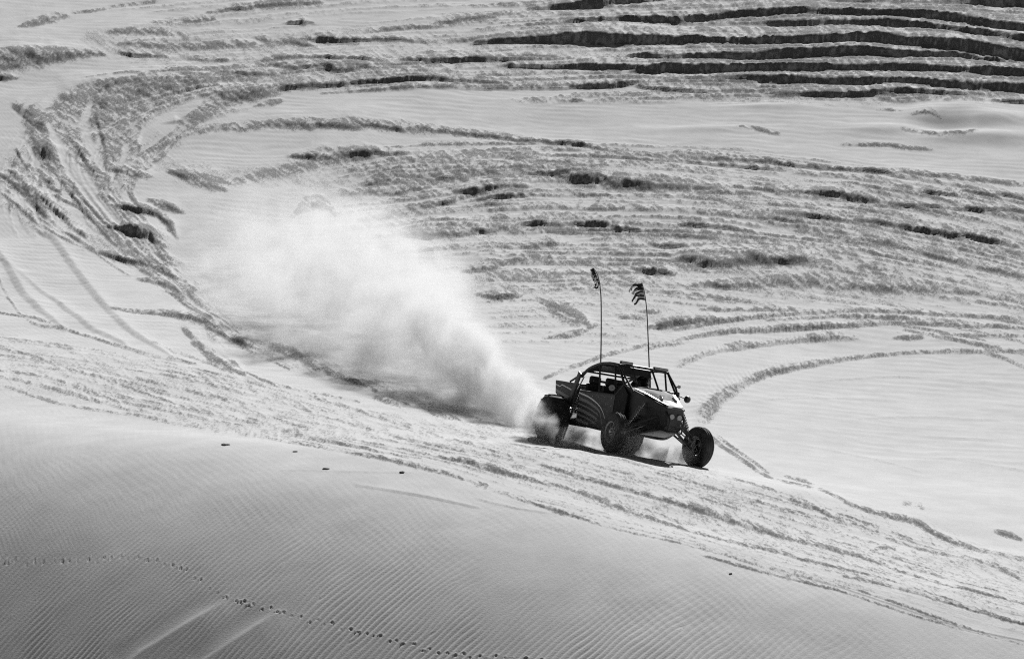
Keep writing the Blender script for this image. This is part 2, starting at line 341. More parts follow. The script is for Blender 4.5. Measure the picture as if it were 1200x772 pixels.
for P in TRK: band([(p[0], p[1], p[2] * .8) for p in P], 32, .7, 1.3, .5, .6, .3, .6)
for P in SOFTB: band(P, 16, .2, 1.4, .1, .08, 0, .1)
for P in [[(300,92,8),(220,97,10),(160,99,14),(120,104,16),(95,112,22),(78,125,28),(74,140,28),(84,158,20),(96,178,16),(106,195,20),(116,207,10)],
          [(240,98,8),(190,106,14),(155,113,22),(128,128,26),(124,150,24),(130,170,20),(130,190,14)], [(22,130,10),(35,137,26),(45,152,20)], [(42,165,16),(52,182,24),(62,196,14)],
          [(400,101,5),(335,104,9),(300,112,13),(270,118,15),(245,127,17),(230,140,16),(222,152,8)], [(130,200,8),(150,206,16),(172,208,8)], [(0,76,20),(60,71,14),(120,66,5)],
          [(130,40,6),(180,38,10),(220,42,8)], [(140,54,6),(200,54,9),(300,50,8),(360,46,7),(420,50,5)], [(225,208,6),(270,215,10),(330,200,14),(380,190,14)], [(300,75,5),(360,80,9),(420,82,8),(500,86,6)]]:
    r = field(P, .8, 4); ix, ok, V, S, T, E, MX, MY = r
    g_ = np.exp(-(np.sqrt(V * V + E * E) / (T * .5)) ** 4) * ok
    TURN_SHADE[ix] = np.maximum(TURN_SHADE[ix], .62 * g_); CH[ix] = np.maximum(CH[ix], .9 * g_)
# long wheel paths: round the bend, along the bowl and across the far slope
rl = np.random.RandomState(12)
Oc = np.array([(430,78),(300,88),(180,93),(100,103),(42,125),(20,152),(30,182),(60,217),(110,268),(170,322),(250,390),(330,430)], float)
Ic = np.array([(430,103),(335,106),(252,127),(216,152),(190,180),(166,202),(152,226),(166,256),(186,287),(216,332),(290,402),(360,436)], float)
for k in range(26):
    f = rl.rand(); a = rl.randint(0, 5); b = rl.randint(a + 5, 13); f2 = np.clip(f + rl.normal(0, .12, 12).cumsum() * .35, -.02, 1.02)
    q = (Oc * (1 - f2[:, None]) + Ic * f2[:, None])[a:b]; t = rl.uniform(1.5, 4.0) * np.interp(np.arange(len(q)), [0, 1, len(q) - 2, len(q) - 1], [.4, 1, 1, .3])
    band(np.column_stack([q, t]), 24, .6, 1.4, .5, .7, .15, rl.uniform(.5, .9))
for k in range(70):
    c = rl.uniform(168, 352); x = rl.uniform(400, 1150); L = rl.uniform(150, 620) * (1 if c < 300 else .6); xs = np.arange(x, min(x + L, 1270), 45.)
    if len(xs) < 4: continue
    if c > 300 and x < 560: xs = xs + 160
    ys = c + .00021 * (xs - 650) ** 2 + rl.normal(0, 1.2, len(xs)).cumsum() * .5 + (xs - xs[0]) * rl.normal(0, .008)
    t = rl.uniform(1.2, 3.4) * np.interp(np.arange(len(xs)), [0, 1, len(xs) - 2, len(xs) - 1], [.4, 1, 1, .3])
    band(np.column_stack([xs, ys, t]), 26, .5, 1.3, .45, .55, .1, rl.uniform(.5, .95))
for k in range(46):
    c = rl.uniform(0, 106); x = rl.uniform(100, 1000) if rl.rand() < .45 else rl.uniform(550, 1100); L = rl.uniform(150, 600); xs = np.arange(x, min(x + L, 1270), 45.)
    if len(xs) < 4: continue
    if xs[0] < 330 and c < 22: continue
    ys = c + .00006 * (xs - 850) ** 2 + rl.normal(0, 1., len(xs)).cumsum() * .4 + (xs - xs[0]) * rl.normal(-.004, .006)
    t = rl.uniform(1.2, 2.6 if x > 500 else 3.6) * np.interp(np.arange(len(xs)), [0, 1, len(xs) - 2, len(xs) - 1], [.4, 1, 1, .3])
    band(np.column_stack([xs, ys, t]), 24, .5, .8, .4, .6, .1, rl.uniform(.6, .95))
# a fan of fine tracks between the two edges of the crossing
eu = np.array([(0,395),(100,405),(210,425),(300,445),(400,470),(500,493),(600,512),(680,530),(820,562),(950,590),(1100,622),(1260,660)], float)
el = np.array([(0,455),(100,470),(200,489),(300,510),(400,530),(500,555),(600,590),(700,615),(800,640),(900,670),(1000,697),(1260,768)], float)
rng = np.random.RandomState(3)
for k in range(60):
    f = rng.rand(); x = rng.uniform(-60, 1000); L = rng.uniform(120, 420); xs = np.linspace(x, x + L, 6); f2 = np.clip(f + rng.normal(0, .06), 0, 1)
    ff = np.linspace(f, f2, 6); ys = np.interp(xs, eu[:, 0], eu[:, 1]) * (1 - ff) + np.interp(xs, el[:, 0], el[:, 1]) * ff
    t = rng.uniform(.9, 1.8); band(np.stack([xs, ys, t * np.array([.5, 1, 1, 1, 1, .4])], 1), 28, .5, 1.2, .6, .35, .3, .5)
for P, a in [([(110,52,30),(300,60,50),(500,66,62),(700,62,70),(900,62,95),(1250,62,115)], .6),
             ([(300,92,20),(200,103,34),(110,118,46),(80,150,50),(50,200,46),(20,200,40)], .75), ([(215,103,24),(160,125,50),(140,160,46),(150,205,30)], .7),
             ([(240,130,24),(210,160,18),(160,195,24)], .45), ([(190,190,30),(230,205,34),(330,200,40),(420,205,60),(600,205,70),(800,225,66),(1000,250,90),(1250,280,100)], .5),
             ([(430,255,24),(560,270,60),(700,280,70),(900,310,76),(1100,320,60),(1250,330,50)], .42), ([(550,330,40),(640,360,50),(760,370,50),(900,372,30),(1100,372,24),(1250,380,20)], .3),
             ([(0,225,30),(60,255,40),(120,285,30),(180,290,40),(220,350,24),(300,405,20),(420,450,14)], .5),
             ([(-60,430,50),(100,440,56),(200,455,50),(400,495,56),(600,535,70),(800,590,84),(1000,640,96),(1250,700,106)], .36),
             ([(330,408,10),(450,450,16),(560,492,18),(700,530,24),(830,556,24)], .5)]:
    churn(P, a)
# small drifts low on the left, and the smooth scoops beside them
ridge([(150,784,3),(165,771,3),(190,756,3),(211,743,3),(235,729,3),(254,718,1.5)], .026, .2, 1)
ridge([(236,784,3),(262,766,3),(285,751,3),(303,739,3),(318,729,1.5)], .024, .19, 1)
# wind-carved hollows on the far slope
hx, hy = [], []
for (cx, cy, rx, ry, a) in [(1085,133,26,9,.12),(1130,128,40,9,.14),(1060,122,18,6,-.08),(1105,146,34,7,-.2),(1165,140,40,8,.2),(1150,160,60,7,.2),(1040,150,46,6,.12),(900,125,60,4,.08),(820,150,70,4,.07)]:
    DEL += a * np.exp(-((PXm - cx) / rx) ** 2 - ((PYm - cy - .05 * (PXm - cx) * 0) / ry) ** 2)
# footprints strung along the foreground
fp = np.array([(-20,651),(0,652),(40,655),(90,657),(130,656),(170,660),(210,668),(235,686),(258,704),(280,711),(330,722),(370,733),(400,741),(440,748),(470,756),(500,764),(540,768),(600,771),(640,774)], float)
seg = np.hypot(*np.diff(fp, axis=0).T); cum = np.concatenate([[0], np.cumsum(seg)]); s = 0.; k = 0
while s < cum[-1]:
    cx = np.interp(s, cum, fp[:, 0]); cy = np.interp(s, cum, fp[:, 1]) + (1.6 if k % 2 else -1.6) + rng.normal(0, 1.)
    a = int(max(0, (cx - 9 - PX0) / DPX)); b = int(max(0, (cx + 9 - PX0) / DPX))
    if b > a:
        col = PYm[:, a]; r_ = np.where(np.abs(col - cy) < 9)[0]
        if len(r_):
            e, f = r_[0], r_[-1] + 1; gx = (PXm[e:f, a:b] - cx) / rng.uniform(1.2, 1.8); gy = (PYm[e:f, a:b] - cy) / .95; q = gx * gx + gy * gy
            dp = rng.uniform(.008, .034)
            DEL[e:f, a:b] += dp * (-np.exp(-q) + .55 * np.exp(-((np.sqrt(q) - 1.7) / .5) ** 2) * (gy < .3))
    s += rng.uniform(7, 13) if not (300 < s < 330) else 5; k += 1
# wheels press into a bank thrown up under the car: match the four contact points
CARQ = (-1.15801661, -0.05370511, -0.198274, 0.05316765, -0.68299471, 0.18089945); CS = 1.025
cR = (Matrix.Rotation(CARQ[0], 3, 'Z') @ Matrix.Rotation(CARQ[1], 3, 'Y') @ Matrix.Rotation(CARQ[2], 3, 'X'))
CARM = Matrix.Translation(CARQ[3:]) @ cR.to_4x4() @ Matrix.Diagonal((CS, CS, CS, 1))
cp = [(-1.68, -.88, 0, .03), (1.5, -.95, 0, .0), (1.5, .97, -.0, .0), (-1.68, .88, 0, .0), (2.6, 0, .25, 0), (0, -.9, .04, 0)]
A = np.array([list(CARM @ Vector(c[:3])) for c in cp]); A[:, 2] += [c[3] for c in cp]
rb = lambda x, y, q: np.exp(-((x - q[0]) ** 2 + (y - q[1]) ** 2) / (2 * 1.0 ** 2))
Ms = np.array([[rb(a[0], a[1], b) for b in A[:4]] for a in A[:4]])
wt = np.linalg.solve(Ms, A[:4, 2] - h0(A[:4, 0], A[:4, 1]))
BUMP = sum(w * rb(X, Yb, q) for w, q in zip(wt, A[:4]))
near = np.exp(-(((X - .1) / 2.6) ** 2 + ((Yb + .7) / 3.2) ** 2) ** 2)
DEL = DEL * (1 - .75 * near) + BUMP
CH = np.clip(CH, 0, 1)
# ------------------------------------------------------------------ fine relief
PYd = PYm - DEL * sc                     # relief follows the surface up the faces of the banks
speck = vnoise(PXm / 2.6 + .3 * PYd, PYd / 2.0, 15) + .7 * vnoise(PXm / 1.5, PYd / 1.4 + .25 * PXm, 16)
clump = fbm(PXm / 7 + .1 * PYd, PYd / 4.0, 17, 2, .6)
hatch = vnoise((PXm * .82 + PYd * .57) / 9, (-PXm * .57 + PYd * .82) / 1.9, 13) + .7 * vnoise((PXm * .9 + PYd * .43) / 14, (-PXm * .43 + PYd * .9) / 2.6, 14)
n2 = vnoise(PXm / 42, PYd / 9, 31) + .6 * vnoise(PXm / 17, PYd / 6, 32)
# flow of the wheel paths: streaky relief drawn out along them
fl = PYm - .00021 * (PXm - 650) ** 2
ftop = PYm - .00006 * (PXm - 850) ** 2
rr_ = np.hypot((PXm - 330) / 270, (PYm - 225) / 128); aa = np.arctan2((PYm - 225) / 128, (PXm - 330) / 270)
fb = (PYm - np.interp(PXm, eu[:, 0], eu[:, 1])) / (np.interp(PXm, el[:, 0], el[:, 1]) - np.interp(PXm, eu[:, 0], eu[:, 1]))
def sstep(x, a, b):
    t = np.clip((x - a) / (b - a), 0, 1); return t * t * (3 - 2 * t)
ztop = sstep(PYm, 128, 108) * sstep(PYm, -20, 5) * sstep(PXm, 90, 190)
ztop = ztop * (.5 + .95 * sstep(PXm + 2 * PYm, 450, 900)) * (1 - sstep(PYm, 104, 112) * sstep(PXm, 640, 560))
zmid = 1.25 * sstep(fl, 158, 176) * sstep(fl, 345, 300) * sstep(PXm, 330, 470) * (.55 + .45 * sstep(fl, 290, 250)) + .6 * sstep(fl, 290, 300) * sstep(fl, 420, 390) * sstep(PXm, 540, 600) * sstep(PXm, 830, 720) + .3 * sstep(fl, 320, 328) * sstep(fl, 365, 352) * sstep(PXm, 800, 850)
zsw = sstep(rr_, .66, .78) * sstep(rr_, 1.30, 1.14) * sstep(PXm, 330, 230) * sstep(PYm, 300, 230)
zsw = zsw * (1 - .85 * np.exp(-(((PXm - 100) / 9 - (PYm - 175) / 30) ** 2 + ((PYm - 170) / 34) ** 2))) * (1 - .8 * np.exp(-(((PXm - 205 + (PYm - 150) * .9) / 22) ** 2 + ((PYm - 150) / 26) ** 2)))
zlip = np.exp(-((PYm - np.interp(PXm, [100, 150, 200, 250, 330], [225, 275, 315, 380, 415])) / 26) ** 2) * sstep(PXm, 110, 140) * sstep(PXm, 290, 240)
zband = sstep(fb, -.12, .1) * sstep(fb, 1.12, .72)
ST = 0
for z, a, b, sd in [(ztop, PXm / 120, ftop / 3.4, 91), (zmid, PXm / 105, fl / 3.6, 93), (zsw, aa * 4.5, rr_ * 34, 95), (zlip, (PXm + PYm) / 26, (PYm - PXm * .9) / 5, 97)]:
    q_ = fbm(a + .05 * clump, b + .12 * clump, sd, 3, .6)
    ST = ST + z * np.clip(.55 + 1.6 * q_ + .25 * n2, 0, 1.3)
qb = fbm(PXm / 110, fb * 34 + .12 * clump, 99, 3, .6)
SB = zband * np.clip(qb * 1.3 - .1, 0, 1)
CH = np.maximum(CH, np.clip((ST - .15) * 1.15, 0, 1)) * (1 - .6 * near)
CH = np.maximum(CH, .55 * SB)
TURN_SHADE = np.maximum(TURN_SHADE, ztop * sstep(PXm, 640, 900) * np.clip(.40 + .5 * fbm(PXm / 140, ftop / 2.6, 191, 2) , 0, .8))
for P in [[(58,152,6),(66,172,13),(78,190,15),(95,208,13),(112,224,10)], [(106,124,6),(99,145,11),(103,165,13),(113,185,11),(122,202,5)], [(165,166,8),(180,148,20),(205,136,20),(232,122,10)], [(144,190,6),(148,172,9)],
          [(18,152,4),(22,140,5),(40,120,7),(70,107,7),(110,97,5),(160,93,4)], [(22,155,4),(32,174,5),(46,196,4)], [(240,165,14),(258,182,30),(290,186,24),(330,182,10)], [(85,205,6),(110,235,14),(140,262,6)]]:
    r = field(P, .9, 4); ix, ok, V, S, T, E, MX, MY = r
    g_ = 1 - .9 * np.exp(-(np.sqrt(V * V + E * E) / (T * .5 + .4)) ** 4) * ok
    CH[ix] *= g_; TURN_SHADE[ix] *= g_; ST[ix] *= g_
hpx = (1.5 * ST + .8 * SB) / sc * (1 - .7 * near)        # the streaks stand a pixel or two proud
DET = hpx * .8 + CH * (.22 * clump + .26 * speck + .40 * hatch + .25 * n2) / sc
n1 = clump; n0 = speck
broad = .10 * fbm(X / 7, Yb / 9, 51, 3) * (1 - near)
pm = np.clip((-Yb - 9.0) * .80 - (X + 2) * .68, 0, None)
rw = np.clip((pm - 1.5) / 8, 0, 1.2) ** 1.3
wx = .10 * vnoise(X / 1.1, Yb / 2.3, 61) + .045 * vnoise(X / .45, Yb / 1.0, 62) + .15 * vnoise(X / 5, Yb / 6, 63)
ph = ((X + wx) * .80 - Yb * .60) * 2 * math.pi / .145
rd = np.random.RandomState(23)
nlow = int((Yb[:, 0] < -3).sum())
for k in range(110):
    i_ = rd.randint(0, nlow); j_ = rd.randint(0, X.shape[1]); sg = 1 if k % 2 else -1
    ph[:nlow] += sg * np.arctan2((Yb[:nlow] - Yb[i_, j_]) * .6, X[:nlow] - X[i_, j_])      # ripples fork and end
rip = np.sin(ph) + .3 * np.sin(2 * ph + .9)
ph2 = (X * .80 + Yb * .33 + wx * .9) * 2 * math.pi / .14
rip2 = np.sin(ph2)
smooth = np.clip(1 - CH * 1.6, 0, 1) * (1 - np.clip(SOFT, 0, 1) * .85)
patch = np.clip(.7 + .6 * vnoise(X / 2.2, Yb / 3.5, 71) + .35 * vnoise(X / .5, Yb / .8, 72), .1, 1.3)
amp = .0012 + .0085 * rw
mix = np.clip(rw * 2.5, 0, 1)
RIP = smooth * (amp * patch * (mix * rip + (1 - mix) * (.75 * rip2 + .5 * rip)))
far = np.clip((Yb - 2) / 6, 0, 1)
ph3 = (X * .25 + Yb * .97 + .5 * vnoise(X / 3, Yb / 3, 81) + .25 * vnoise(X / .9, Yb / .8, 82)) * 2 * math.pi / .75
RIP = RIP * (1 - far) + far * smooth * (.006 * patch * np.sin(ph3) + .0022 * rip2)
Znew = Zb + DEL + DET + broad + RIP
# feather the detail out at the block's rim
fe = np.ones(Zb.shape); nfe = 30
ramp = np.linspace(0, 1, nfe)
fe[:nfe] *= ramp[:, None]; fe[-nfe:] *= ramp[::-1, None]; fe[:, :nfe] *= ramp[None]; fe[:, -nfe:] *= ramp[None, ::-1]
Zf = Zb + (Znew - Zb) * fe
ZZ[r0:r1, c0:c1] = Zf
def ground(x, y):
    """height of the finished sand at a point"""
    j = np.clip(np.searchsorted(Y, y) - r0, 0, Zf.shape[0] - 1); i = int(np.clip(((x - CAM[0]) / (y - CAM[1]) - u_in[0]) / (u_in[1] - u_in[0]), 0, Zf.shape[1] - 1))
    return float(Zf[j, i])

me = bpy.data.meshes.new('sand_dune'); nv = NC * NR
co = np.empty((nv, 3), np.float32); co[:, 0] = XX.ravel(); co[:, 1] = YY.ravel(); co[:, 2] = ZZ.ravel()
idx = np.arange(nv, dtype=np.int32).reshape(NR, NC)
q = np.stack([idx[:-1, :-1], idx[:-1, 1:], idx[1:, 1:], idx[1:, :-1]], -1).reshape(-1, 4)
me.vertices.add(nv); me.vertices.foreach_set('co', co.ravel())
me.loops.add(q.size); me.loops.foreach_set('vertex_index', q.ravel())
me.polygons.add(len(q)); me.polygons.foreach_set('loop_start', np.arange(0, q.size, 4, dtype=np.int32)); me.polygons.foreach_set('loop_total', np.full(len(q), 4, np.int32))
me.polygons.foreach_set('use_smooth', np.ones(len(q), bool))
at = me.attributes.new('turned_shade', 'FLOAT', 'POINT'); full = np.zeros((NR, NC), np.float32)
full[r0:r1, c0:c1] = np.clip(CH * np.clip(.52 + .25 * n2 + .25 * clump + .25 * speck + .5 * hatch, 0, 1) + TURN_SHADE * np.clip(.70 + .45 * hatch + .1 * clump + .22 * speck, 0, 1), 0, 1) * fe; at.data.foreach_set('value', full.ravel())  # colour darkening: overturned sand and the painted shade of the banks
me.update(calc_edges=True); me.validate()
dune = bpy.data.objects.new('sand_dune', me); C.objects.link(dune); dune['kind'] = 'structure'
m = mat('sand', .5, 1., 0, .1); t = m.node_tree; N = t.nodes; L = t.links; b = N['Principled BSDF']
an = N.new('ShaderNodeAttribute'); an.attribute_name = 'turned_shade'
tc = N.new('ShaderNodeTexCoord')
no = N.new('ShaderNodeTexNoise'); no.inputs['Scale'].default_value = 1.3; no.inputs['Detail'].default_value = 8; no.inputs['Roughness'].default_value = .65; L.new(tc.outputs['Object'], no.inputs['Vector'])
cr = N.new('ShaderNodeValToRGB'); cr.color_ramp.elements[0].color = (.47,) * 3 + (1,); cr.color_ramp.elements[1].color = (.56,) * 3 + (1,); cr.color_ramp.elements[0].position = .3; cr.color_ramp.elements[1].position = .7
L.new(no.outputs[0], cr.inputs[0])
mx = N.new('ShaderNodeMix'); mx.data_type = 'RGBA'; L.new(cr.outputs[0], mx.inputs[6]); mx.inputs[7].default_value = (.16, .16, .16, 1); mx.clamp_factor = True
mp = N.new('ShaderNodeMapping'); mp.inputs['Scale'].default_value = (1, .22, 1); L.new(tc.outputs['Object'], mp.inputs[0])
gr = N.new('ShaderNodeTexNoise'); gr.inputs['Scale'].default_value = 21; gr.inputs['Detail'].default_value = 4; gr.inputs['Roughness'].default_value = .8; L.new(mp.outputs[0], gr.inputs['Vector'])
gm = N.new('ShaderNodeMapRange'); gm.inputs[1].default_value = .32; gm.inputs[2].default_value = .68; gm.inputs[3].default_value = -.6; gm.inputs[4].default_value = .6; L.new(gr.outputs[0], gm.inputs[0])
t1 = N.new('ShaderNodeMath'); t1.operation = 'MULTIPLY_ADD'; L.new(gm.outputs[0], t1.inputs[0]); t1.inputs[1].default_value = 1.0; L.new(an.outputs['Fac'], t1.inputs[2])      # speckle: damp churned sand, plus the shade painted on bank faces
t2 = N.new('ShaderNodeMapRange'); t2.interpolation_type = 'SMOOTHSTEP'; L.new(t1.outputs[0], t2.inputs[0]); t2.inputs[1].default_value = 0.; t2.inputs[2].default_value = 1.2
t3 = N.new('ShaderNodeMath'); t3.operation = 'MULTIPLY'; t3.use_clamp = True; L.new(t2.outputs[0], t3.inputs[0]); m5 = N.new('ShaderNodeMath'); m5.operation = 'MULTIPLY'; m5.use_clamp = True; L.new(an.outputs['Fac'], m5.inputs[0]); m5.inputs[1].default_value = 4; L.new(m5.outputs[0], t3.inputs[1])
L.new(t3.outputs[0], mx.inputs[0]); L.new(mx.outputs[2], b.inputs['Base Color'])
g = N.new('ShaderNodeTexNoise'); g.inputs['Scale'].default_value = 26; g.inputs['Detail'].default_value = 5; g.inputs['Roughness'].default_value = .75; L.new(tc.outputs['Object'], g.inputs['Vector'])
bp = N.new('ShaderNodeBump'); bp.inputs['Strength'].default_value = .35; bp.inputs['Distance'].default_value = .02
L.new(g.outputs[0], bp.inputs['Height']); L.new(bp.outputs[0], b.inputs['Normal'])
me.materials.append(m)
# ------------------------------------------------------------------ mesh helpers
def obj(name, bm, m, parent=None, smooth=False, bevel=0):
    if bevel:
        bmesh.ops.bevel(bm, geom=[e for e in bm.edges if e.is_manifold and e.calc_face_angle(0) > .6], offset=bevel, segments=1, affect='EDGES', clamp_overlap=True)
    bmesh.ops.recalc_face_normals(bm, faces=bm.faces)
    me = bpy.data.meshes.new(name); bm.to_mesh(me); bm.free()
    for mm in (m if isinstance(m, (list, tuple)) else [m]): me.materials.append(mm)
    if smooth:
        me.polygons.foreach_set('use_smooth', np.ones(len(me.polygons), bool)); me.set_sharp_from_angle(angle=math.radians(38))
    o = bpy.data.objects.new(name, me); C.objects.link(o)
    if parent: o.parent = parent
    return o
def nb(): return bmesh.new()
def box(bm, c, s, R=None):
    r = bmesh.ops.create_cube(bm, size=1)
    M = Matrix.Translation(c) @ (R.to_4x4() if R else Matrix.Identity(4)) @ Matrix.Diagonal((*s, 1))
    bmesh.ops.transform(bm, matrix=M, verts=r['verts'])
def bar(bm, a, b, w, h, up=(0, 0, 1)):
    """a flat bar from a to b"""
    a, b = Vector(a), Vector(b); x = (b - a); l = x.length; x.normalize(); y = Vector(up).cross(x).normalized(); z = x.cross(y)
    R = Matrix((x, y, z)).transposed(); box(bm, (a + b) / 2, (l, w, h), R)
def tube(bm, pts, r, n=8, cap=True):
    P = [Vector(p) for p in pts]; rs = r if isinstance(r, (list, tuple)) else [r] * len(P); rings = []
    ref = None
    for i, p in enumerate(P):
        d = (P[min(i + 1, len(P) - 1)] - P[max(i - 1, 0)]).normalized()
        if ref is None: ref = d.orthogonal().normalized()
        ref = (ref - d * ref.dot(d)).normalized(); s = d.cross(ref)
        rings.append([bm.verts.new(p + (ref * math.cos(2 * math.pi * k / n) + s * math.sin(2 * math.pi * k / n)) * rs[i]) for k in range(n)])
    for a, b in zip(rings, rings[1:]):
        for k in range(n): bm.faces.new((a[k], a[(k + 1) % n], b[(k + 1) % n], b[k]))
    if cap: bm.faces.new(rings[0][::-1]); bm.faces.new(rings[-1])
def smoothpath(pts, k=5):
    A = np.array(pts, float); Q = np.vstack([2 * A[0] - A[1], A, 2 * A[-1] - A[-2]]); out = []
    for i in range(1, len(Q) - 2):
        a, b, c, d = Q[i - 1:i + 3]
        for t in np.linspace(0, 1, k, endpoint=False): out.append(.5 * (2 * b + (c - a) * t + (2 * a - 5 * b + 4 * c - d) * t * t + (3 * b - a - 3 * c + d) * t ** 3))
    return [tuple(p) for p in out] + [tuple(A[-1])]
def plate(bm, pts, y0, y1):
    """an outline in X-Z given thickness along Y"""
    a = [bm.verts.new((x, y0, z)) for x, z in pts]; b = [bm.verts.new((x, y1, z)) for x, z in pts]
    bm.faces.new(a); bm.faces.new(b[::-1])
    for k in range(len(a)): bm.faces.new((a[k], b[k], b[(k + 1) % len(a)], a[(k + 1) % len(a)]))
def loft(bm, secs, cap=True):
    rings = [[bm.verts.new(p) for p in s] for s in secs]; n = len(rings[0])
    for a, b in zip(rings, rings[1:]):
        for k in range(n): bm.faces.new((a[k], a[(k + 1) % n], b[(k + 1) % n], b[k]))
    if cap: bm.faces.new(rings[0][::-1]); bm.faces.new(rings[-1])
def lathe(bm, prof, n=36):
    """profile (radius, y) revolved about the Y axis"""
    rings = []
    for r, y in prof: rings.append([bm.verts.new((r * math.cos(2 * math.pi * k / n), y, r * math.sin(2 * math.pi * k / n))) for k in range(n)])
    for a, b in zip(rings, rings[1:]):
        for k in range(n): bm.faces.new((a[k], a[(k + 1) % n], b[(k + 1) % n], b[k]))
    return rings
def ball(bm, c, r, seg=14, sc=(1, 1, 1)):
    q = bmesh.ops.create_uvsphere(bm, u_segments=seg, v_segments=max(6, seg * 2 // 3), radius=r)
    bmesh.ops.transform(bm, matrix=Matrix.Translation(c) @ Matrix.Diagonal((*sc, 1)), verts=q['verts'])
def empty(name, loc=(0, 0, 0), parent=None):
    o = bpy.data.objects.new(name, None); C.objects.link(o); o.location = loc; o.empty_display_size = .2
    if parent: o.parent = parent
    return o

M_PAINT = dusty('black_paint', .028, .08, .3, 0, 4, .5)
M_PANEL = dusty('graphite_panel', .034, .09, .38, 0, 3, .5)
M_TUBE = dusty('cage_tube', .02, .06, .4, 0, 8, .5)
M_TYRE = dusty('tyre_rubber', .03, .12, .75, 0, 7, .3)
M_RIM = dusty('rim_metal', .24, .36, .4, .6, 8)
M_HOODP = dusty('hood_paint', .018, .05, .55, 0, 5, .12)
M_STEEL = mat('bright_steel', .55, .25, 1)
M_HOOD = dusty('hood_silver', .10, .17, .5, .1, 6, .5)
M_SEAT = dusty('seat_vinyl', .015, .04, .6, 0, 6)
M_WHITE = mat('white_stripe', .85, .4)
M_GREY = mat('grey_stripe', .24, .4)
M_LAMP = mat('lamp_glass', .35, .1, .3, .5)
M_FLAGD = mat('flag_dark', .02, .85); M_FLAGL = mat('flag_light', .42, .85)
M_POLE = mat('pole', .13, .4); M_SUIT = mat('race_suit', .02, .8); M_SKIN = mat('skin', .3, .6); M_HELM = mat('helmet', .012, .25, 0, .5); M_VISOR = mat('visor', .02, .08, 0, .6)

# ------------------------------------------------------------------ the sand car
car = empty('sand_car'); car.matrix_world = CARM
car['label'] = 'black four-seat sand car with open roll cage throwing up dust on the dune'; car['category'] = 'sand car'
S2 = (-1, 1)
